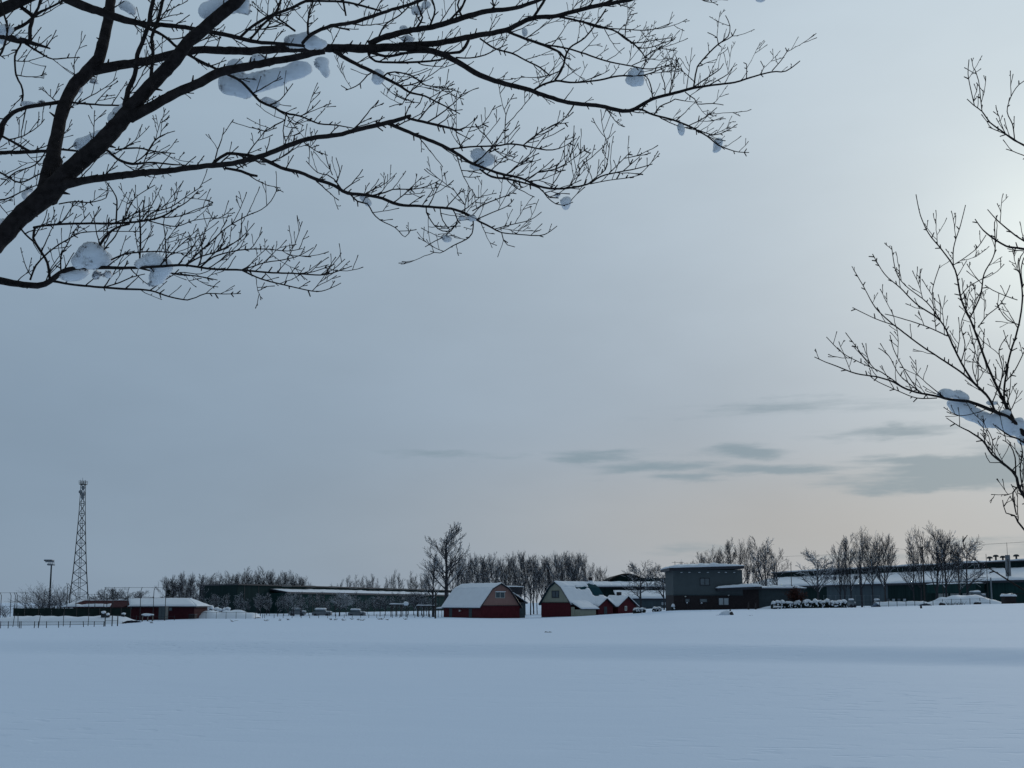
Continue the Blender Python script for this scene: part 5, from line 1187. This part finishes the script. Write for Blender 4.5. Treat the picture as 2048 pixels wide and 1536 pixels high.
def big_tree(root, txt, Y0, sd, updir, trunk, starts, dens, thin=1.0):
    rr = random.Random(sd); known = []   # (px, py, Y) samples of what is already grown
    stubs = {}
    tr = MB(); tr.tube(trunk[0], trunk[1], 14); 
    for extra in trunk[2:]: tr.tube(extra[0], extra[1], 10)
    tr.build('trunk', 'bark', root, smooth=True)
    ntw = 0
    for key, pts in limbs(txt):
        # finer course with slight kinks, as wood grows
        Ys = None; bd = 1e9
        for (a, b, c) in known:
            d = abs(a-pts[0][0])+abs(b-pts[0][1])
            if d < bd: bd, Ys = d, c
        if bd > 22: Ys = Y0+rr.uniform(-.35, .35)
        ln_px = sum(math.dist(a[:2], b[:2]) for a, b in zip(pts, pts[1:]))
        slope = rr.uniform(-.55, .55)/FPX*Y0   # metres of depth per pixel of length
        if key in starts: slope = starts[key]/FPX*Y0
        P = []; Rd = []; run = 0; ph = rr.uniform(0, 99)
        for i, (a, b) in enumerate(zip(pts, pts[1:])):
            seg = math.dist(a[:2], b[:2]); n = max(1, int(seg/9))
            for q in range(n+(i == len(pts)-2)):
                t = q/n
                # Catmull-Rom through the traced points
                p0 = pts[max(0, i-1)]; p3 = pts[min(len(pts)-1, i+2)]
                cr = lambda j: .5*((2*a[j])+(-p0[j]+b[j])*t+(2*p0[j]-5*a[j]+4*b[j]-p3[j])*t*t+(-p0[j]+3*a[j]-3*b[j]+p3[j])*t**3)
                x, y = cr(0), cr(1); w = lerp(a[2], b[2], t)
                s = run+seg*t; Y = Ys+slope*s*(1-.25*s/max(ln_px, 1))+.02*noise.noise(V((s*.02, ph, 0)))
                j = min(1.6, w*.13); x += j*noise.noise(V((s*.11, ph, 1))); y += j*noise.noise(V((s*.11, ph, 2)))
                p = pt(x, y, Y); P.append(p); Rd.append(max(w*thin, 1.9)*.5*.87*(p-V((0, 0, EYE))).length/FPX*.97*(1+.10*noise.noise(V((s*.08, ph, 5)))))
                known.append((x, y, Y))
            run += seg
        big = pts[0][2] > 14
        m = MB(); m.tube(P, Rd, 12 if big else 7 if pts[0][2] > 5 else 5)
        ctr = 0
        # knots, buds and broken spurs on the limb itself
        for q in range(int(ln_px/(40 if big else 34))):
            i = rr.randrange(1, len(P)-1); t = (P[i+1]-P[i-1]).normalized(); o = t.orthogonal().normalized(); o.rotate(Matrix.Rotation(rr.uniform(0, 6.28), 3, t))
            l = rr.uniform(.010, .026)+Rd[i]*.6; m.tube([P[i]+o*Rd[i]*.2, P[i]+o*(Rd[i]*.5+l)+t*l*.7], [max(.004, Rd[i]*.35), .003], 5)
        br = m.build('limb' if big else 'branch', 'bark', root, smooth=True)
        # twigs
        tw = MB()
        def twig(p, d, ln_, r, lvl):
            n = max(3, int(ln_/.028)); q = p.copy(); pts_ = [q.copy()]; sgn = rr.choice((-1, 1)); dd = d.copy()
            vx = V((0, 1, 0)).cross(dd); 
            if vx.length < .1: vx = V((1, 0, 0))
            vx.normalize()
            for i in range(n):
                dd = (dd+vx*sgn*rr.uniform(.04, .17)+updir*.075+V((rr.gauss(0, .05), rr.gauss(0, .07), rr.gauss(0, .05)))).normalized(); sgn = -sgn
                q = q+dd*(ln_/n); pts_.append(q.copy())
            rad = [max(.0020, r*(1-.55*i/n)) for i in range(n+1)]; rad[-1] = .0028
            tw.tube(pts_, rad, 4, cap=True)
            if lvl > 0:
                for i in range(1, n):
                    if rr.random() < (.50 if lvl > 1 else .26):
                        o = V((0, 1, 0)).cross(dd).normalized()*rr.choice((-1, 1))+V((0, rr.gauss(0, .5), 0)); an = R(rr.uniform(25, 55))
                        nd_ = (dd*cos(an)+o.normalized()*sin(an)+updir*.22).normalized()
                        twig(pts_[i], nd_, ln_*rr.uniform(.28, .62)*(1.1-.5*i/n), max(.0021, rad[i]*.8), lvl-1)
                    elif rr.random() < .22:
                        o = dd.orthogonal().normalized(); o.rotate(Matrix.Rotation(rr.uniform(0, 6.28), 3, dd)); tw.tube([pts_[i], pts_[i]+(dd*.6+o)*rr.uniform(.006, .013)], [.003, .0022], 3)
        s = 30+rr.uniform(0, 20) if big else rr.uniform(6, 14)
        L_ = 0
        for i in range(1, len(P)-1):
            w = Rd[i]*2*FPX/(P[i].y); L_ += (P[i]-P[i-1]).length*FPX/P[i].y
            if L_ > s:
                L_ = 0; k = dens
                if w > 22: s = rr.uniform(80, 150)/k
                elif w > 12: s = rr.uniform(45, 90)/k
                elif w > 6: s = rr.uniform(28, 62)/k
                else: s = rr.uniform(19, 42)/k
                t = (P[i+1]-P[i-1]).normalized(); o = V((0, 1, 0)).cross(t)
                if o.length < .1: continue
                o = o.normalized()*rr.choice((-1, 1)); 
                if o.z < -.2 and rr.random() < .45: o = -o
                o = (o+V((0, rr.gauss(0, .55), 0))).normalized(); an = R(rr.uniform(28, 62)); d = (t*cos(an)+o*sin(an)+updir*.2).normalized()
                tip = 1-i/len(P)
                ln2 = (rr.uniform(.07, .22) if w < 4 else rr.uniform(.09, .30) if w < 9 else rr.uniform(.08, .24))
                ln2 *= .55 if i > .86*len(P) else 1
                twig(P[i]-d*Rd[i]*.5, d, ln2, min(.0040, max(.0025, Rd[i]*.6)), 2 if ln2 > .15 else 1)
        if tw.v: tw.build('twigs', 'bark', br, kind='stuff')
    return known
lt = V((-4.15, 6.3, 0)); lt.z = gz(lt.x, lt.y)-.2
lroot = thing('bare_tree', lt, 'large dark bare tree overhanging the top left, its forking boughs holding clumps of snow', 'tree')
A0 = pt(-60, 540, 6.0)
fork = A0+V((-.55, .1, -.62))
ltr = [[lt, lt+V((.02, 0, .5)), lt+V((.10, -.02, 1.3)), fork+V((-.12, .02, -.35)), fork, A0.lerp(fork, .4), A0, pt(-20, 500, 6.0)], [.26, .19, .165, .14, .11, .08, .06, .05]]
lead = [[fork+V((-.1, 0, -.3)), fork+V((-.12, .1, .3)), fork+V((-.05, .15, 1.2)), pt(-140, 200, 6.2), pt(-120, 60, 6.2), pt(-100, -120, 6.2)], [.11, .09, .075, .06, .05, .04]]
def sp(a, b, r0, r1): return [[a, a.lerp(b, .5)+V((0, 0, .02)), b], [r0, (r0+r1)/2, r1]]
ext = [sp(fork+V((-.12, .05, -.05)), pt(-30, 555, 6.0), .04, .028), sp(pt(-140, 200, 6.2), pt(-60, 72, 6.1), .04, .024), sp(pt(-125, 90, 6.2), pt(100, -25, 6.1), .04, .028), sp(pt(-150, 330, 6.2), pt(-28, 330, 6.0), .03, .018), sp(pt(-150, 330, 6.2), pt(-35, 304, 6.0), .02, .012), sp(pt(-150, 420, 6.2), pt(-28, 392, 6.0), .015, .008)]
LK = big_tree(lroot, LT, 6.0, 21, V((.30, 0, .85)), ltr+[lead]+ext, {'A': 0, 'B': .35, 'A2': -.2, 'C': -.35, 'D': .25, 'F': -.45, 'G': -.6, 'E': .1}, 1.0)
rt = V((3.95, 6.6, 0)); rt.z = gz(rt.x, rt.y)-.2
rroot = thing('bare_tree', rt, 'bare tree reaching in from the right edge, one low branch loaded with snow', 'tree')
rtr = [[rt, rt+V((0, 0, .6)), rt+V((-.04, 0, 1.6)), rt+V((-.02, .05, 2.8)), rt+V((.02, .1, 4.6)), rt+V((.0, .1, 6.0))], [.2, .15, .13, .11, .07, .03]]
def rs(px, py, w, dz): e = pt(px, py, 6.4); b = V((rt.x-.02, rt.y+.03, e.z-dz)); return sp(b, e, w*2.0, w)
rext = [rs(2130, 930, .026, .35), rs(2140, 520, .012, .3), rs(2100, 510, .008, .3), rs(2140, 1110, .014, .25), rs(2140, 1150, .009, .2), rs(2125, 950, .009, .2), rs(2080, 1196, .008, .2), rs(2120, 335, .010, .35), rs(2110, 330, .006, .35)]
RK = big_tree(rroot, RT, 6.4, 33, V((-.15, 0, .9)), rtr+rext, {'R': -.2, 'RA': .15, 'RB': -.2}, .55, .82)
# ---------------------------------------------------------------- clumps of snow lodged in the branches
def clump(blobs, label, K, dY=.0, name='snow_clump'):
    cx, cy = blobs[0][0], blobs[0][1]
    Y = min(K, key=lambda k: abs(k[0]-cx)+abs(k[1]-cy))[2]+dY
    more = []
    for a, b in zip(blobs, blobs[1:]):
        if abs(a[0]-b[0])+abs(a[1]-b[1]) < 1.35*max(a[2]+b[2], a[3]+b[3])*.75:
            more += [tuple(lerp(x, y, t)*(1 if j < 2 else .97) for j, (x, y) in enumerate(zip(a, b))) for t in (.33, .67)]
    bm = bmesh.new()
    for i, (px, py, rx, ry) in enumerate(list(blobs)+more):
        c = pt(px, py, Y+.015*(i % 3)); s_ = Y/FPX; r = V((rx*s_, max(.5*(rx+ry)*.85, 9)*s_, ry*s_))
        bmesh.ops.create_icosphere(bm, subdivisions=3, radius=1, matrix=Matrix.Translation(c) @ Matrix.Diagonal((r.x, r.y, r.z, 1)))
    me = bpy.data.meshes.new('tmp'); bm.to_mesh(me); bm.free()
    t = bpy.data.objects.new('tmp', me); col.objects.link(t)
    md = t.modifiers.new('r', 'REMESH'); md.mode = 'VOXEL'; md.voxel_size = .0085
    ms = t.modifiers.new('s', 'SMOOTH'); ms.iterations = 12; ms.factor = .5
    dg = bpy.context.evaluated_depsgraph_get(); ev = t.evaluated_get(dg); out = bpy.data.meshes.new_from_object(ev)
    bpy.data.objects.remove(t)
    loc = pt(cx, cy, Y)
    for v in out.vertices:
        p = v.co; k = .013*noise.noise(p*10)+.005*noise.noise(p*26)+.001*noise.noise(p*70)
        low = 1.0
        v.co = p+v.normal*k*1.5*low-loc
    out.polygons.foreach_set('use_smooth', [True]*len(out.polygons)); out.materials.clear(); out.materials.append(MT['clump'])
    o = bpy.data.objects.new(name, out); col.objects.link(o); o.location = loc; o['label'] = label; o['category'] = 'snow'; o['group'] = 'snow clumps on the branches'
    return o
CL = [
 ([(455, 168, 20, 24), (485, 174, 27, 23), (520, 163, 28, 22), (555, 155, 26, 19), (598, 138, 28, 17), (575, 150, 22, 14), (470, 136, 22, 18), (520, 122, 26, 10)], 'largest snow slab hanging beneath the thick double bough at the top left', .10),
 ([(642, 126, 18, 14), (650, 140, 11, 12), (653, 150, 5, 6)], 'pointed snow lump just right of the largest slab', .06),
 ([(588, 83, 24, 15), (612, 81, 27, 15), (637, 87, 20, 10)], 'smooth snow dome on top of the thick horizontal bough', .11),
 ([(418, 22, 24, 20), (440, 8, 20, 18)], 'dark flecked snow heap on the left of the steep bough at the top', .06),
 ([(482, 8, 20, 22), (495, 22, 8, 10), (465, 20, 12, 10)], 'snow heap on the right of the steep bough at the top edge', .08),
 ([(225, 241, 10, 15), (238, 224, 12, 12), (246, 212, 7, 7)], 'oval snow pad on the upper side of the main diagonal limb', .03),
 ([(163, 288, 15, 14), (180, 280, 13, 12), (195, 277, 15, 14), (206, 265, 10, 9)], 'double humped snow clump between the two main limbs', .03),
 ([(50, 390, 8, 13), (60, 378, 8, 8)], 'thin snow pad on the left of the lower main limb', .02),
 ([(2, 446, 12, 11)], 'small snow pad at the left edge above the main limb', .04),
 ([(185, 508, 28, 22), (160, 524, 18, 14), (210, 520, 18, 17), (188, 528, 26, 12)], 'tall snow cone on the lowest left bough', .02),
 ([(145, 552, 27, 11), (165, 545, 16, 10)], 'snow wedge hanging below the lowest left bough', .05),
 ([(193, 551, 10, 9), (216, 549, 10, 10)], 'ragged snow bits under the tall snow cone', .05),
 ([(305, 521, 24, 17), (330, 533, 15, 18), (315, 553, 19, 18), (279, 528, 12, 12), (305, 566, 10, 9)], 'round snow ball with a drooping tail on the lowest left bough', .03),
 ([(955, 307, 19, 13), (975, 318, 14, 12), (950, 332, 13, 8), (962, 325, 14, 9)], 'snow lump in the fork of the middle right branch', .02),
 ([(1270, 146, 17, 12), (1270, 160, 20, 11), (1282, 165, 9, 8), (1268, 168, 10, 6)], 'round snow ball among the upper right twigs', .02),
 ([(1362, 254, 8, 10), (1364, 266, 6, 7)], 'small drooping snow drop on the outer right branch', .02),
 ([(1436, 283, 12, 8), (1434, 297, 9, 8), (1429, 303, 5, 4)], 'snow clot near the tip of the outer right branch', .02),
 ([(1130, 402, 14, 10), (1133, 414, 7, 6), (1115, 390, 10, 7)], 'snow clot under the twigs at the end of the middle branch', .02),
 ([(757, 146, 13, 8), (756, 160, 14, 11)], 'snow drop under the hanging branch in the upper middle', .02),
 ([(922, 436, 9, 7), (945, 437, 12, 7)], 'small snow patch in the lower middle fork', .02),
 ([(893, 478, 9, 7)], 'tiny snow dab in the lowest loop of the middle twigs', .02),
 ([(728, 394, 11, 7), (737, 405, 7, 8)], 'small snow dab on the lower middle branch', .02),
 ([(535, 201, 14, 6), (553, 208, 10, 9)], 'thin snow patch on the slender branch under the largest slab', .02),
 ([(8, 60, 22, 9)], 'flat snow strip on the bough at the top left edge', .03),
 ([(5, 84, 12, 5), (34, 72, 7, 5)], 'thin snow smear under the bough at the top left edge', .03),
 ([(252, 12, 18, 9), (262, 22, 10, 6)], 'snow tuft beside the upright limb at the top', .05),
 ([(835, 22, 15, 10), (852, 10, 12, 9)], 'snow tuft in the dense twigs at the top middle', .03),
 ([(815, 78, 17, 7), (808, 58, 9, 6)], 'snow strip between the bundled branches at the upper middle', .03),
 ([(60, 208, 16, 6), (85, 205, 10, 4)], 'thin snow strip on the side branch at the left', .02),
 ([(187, 162, 10, 7)], 'snow dab behind the fork of the upright limb', .04),
 ([(225, 308, 8, 6)], 'snow dab below the main diagonal limb', .03),
 ([(130, 333, 7, 10)], 'snow dab wedged in the crotch of the two main limbs', .03),
 ([(160, 176, 5, 12), (170, 150, 6, 9)], 'thin snow rim on the left of the upright limb', .02),
 ([(1520, -1, 12, 5)], 'bit of snow at the top edge right of the dense twigs', .02),
 ([(1050, 65, 5, 8)], 'tiny snow icicle among the upper bundle of branches', .02),
]
for b, l, d in CL: clump(b, l, LK, d)
for b, l, d in [
 ([(1893, 788, 17, 10), (1915, 789, 16, 11), (1928, 797, 10, 8)], 'block of snow on top of the low right hand branch', .04),
 ([(1925, 816, 22, 12), (1955, 832, 26, 14), (1975, 845, 18, 13), (2000, 842, 24, 16), (2030, 856, 22, 17), (2050, 875, 16, 14), (1905, 806, 14, 9)], 'long snow slab hanging under the low right hand branch', .07),
 ([(1985, 806, 14, 7), (2010, 826, 13, 7), (2035, 842, 12, 9)], 'small snow pads on top of the low right hand branch at the edge', .03)]: clump(b, l, RK, d)
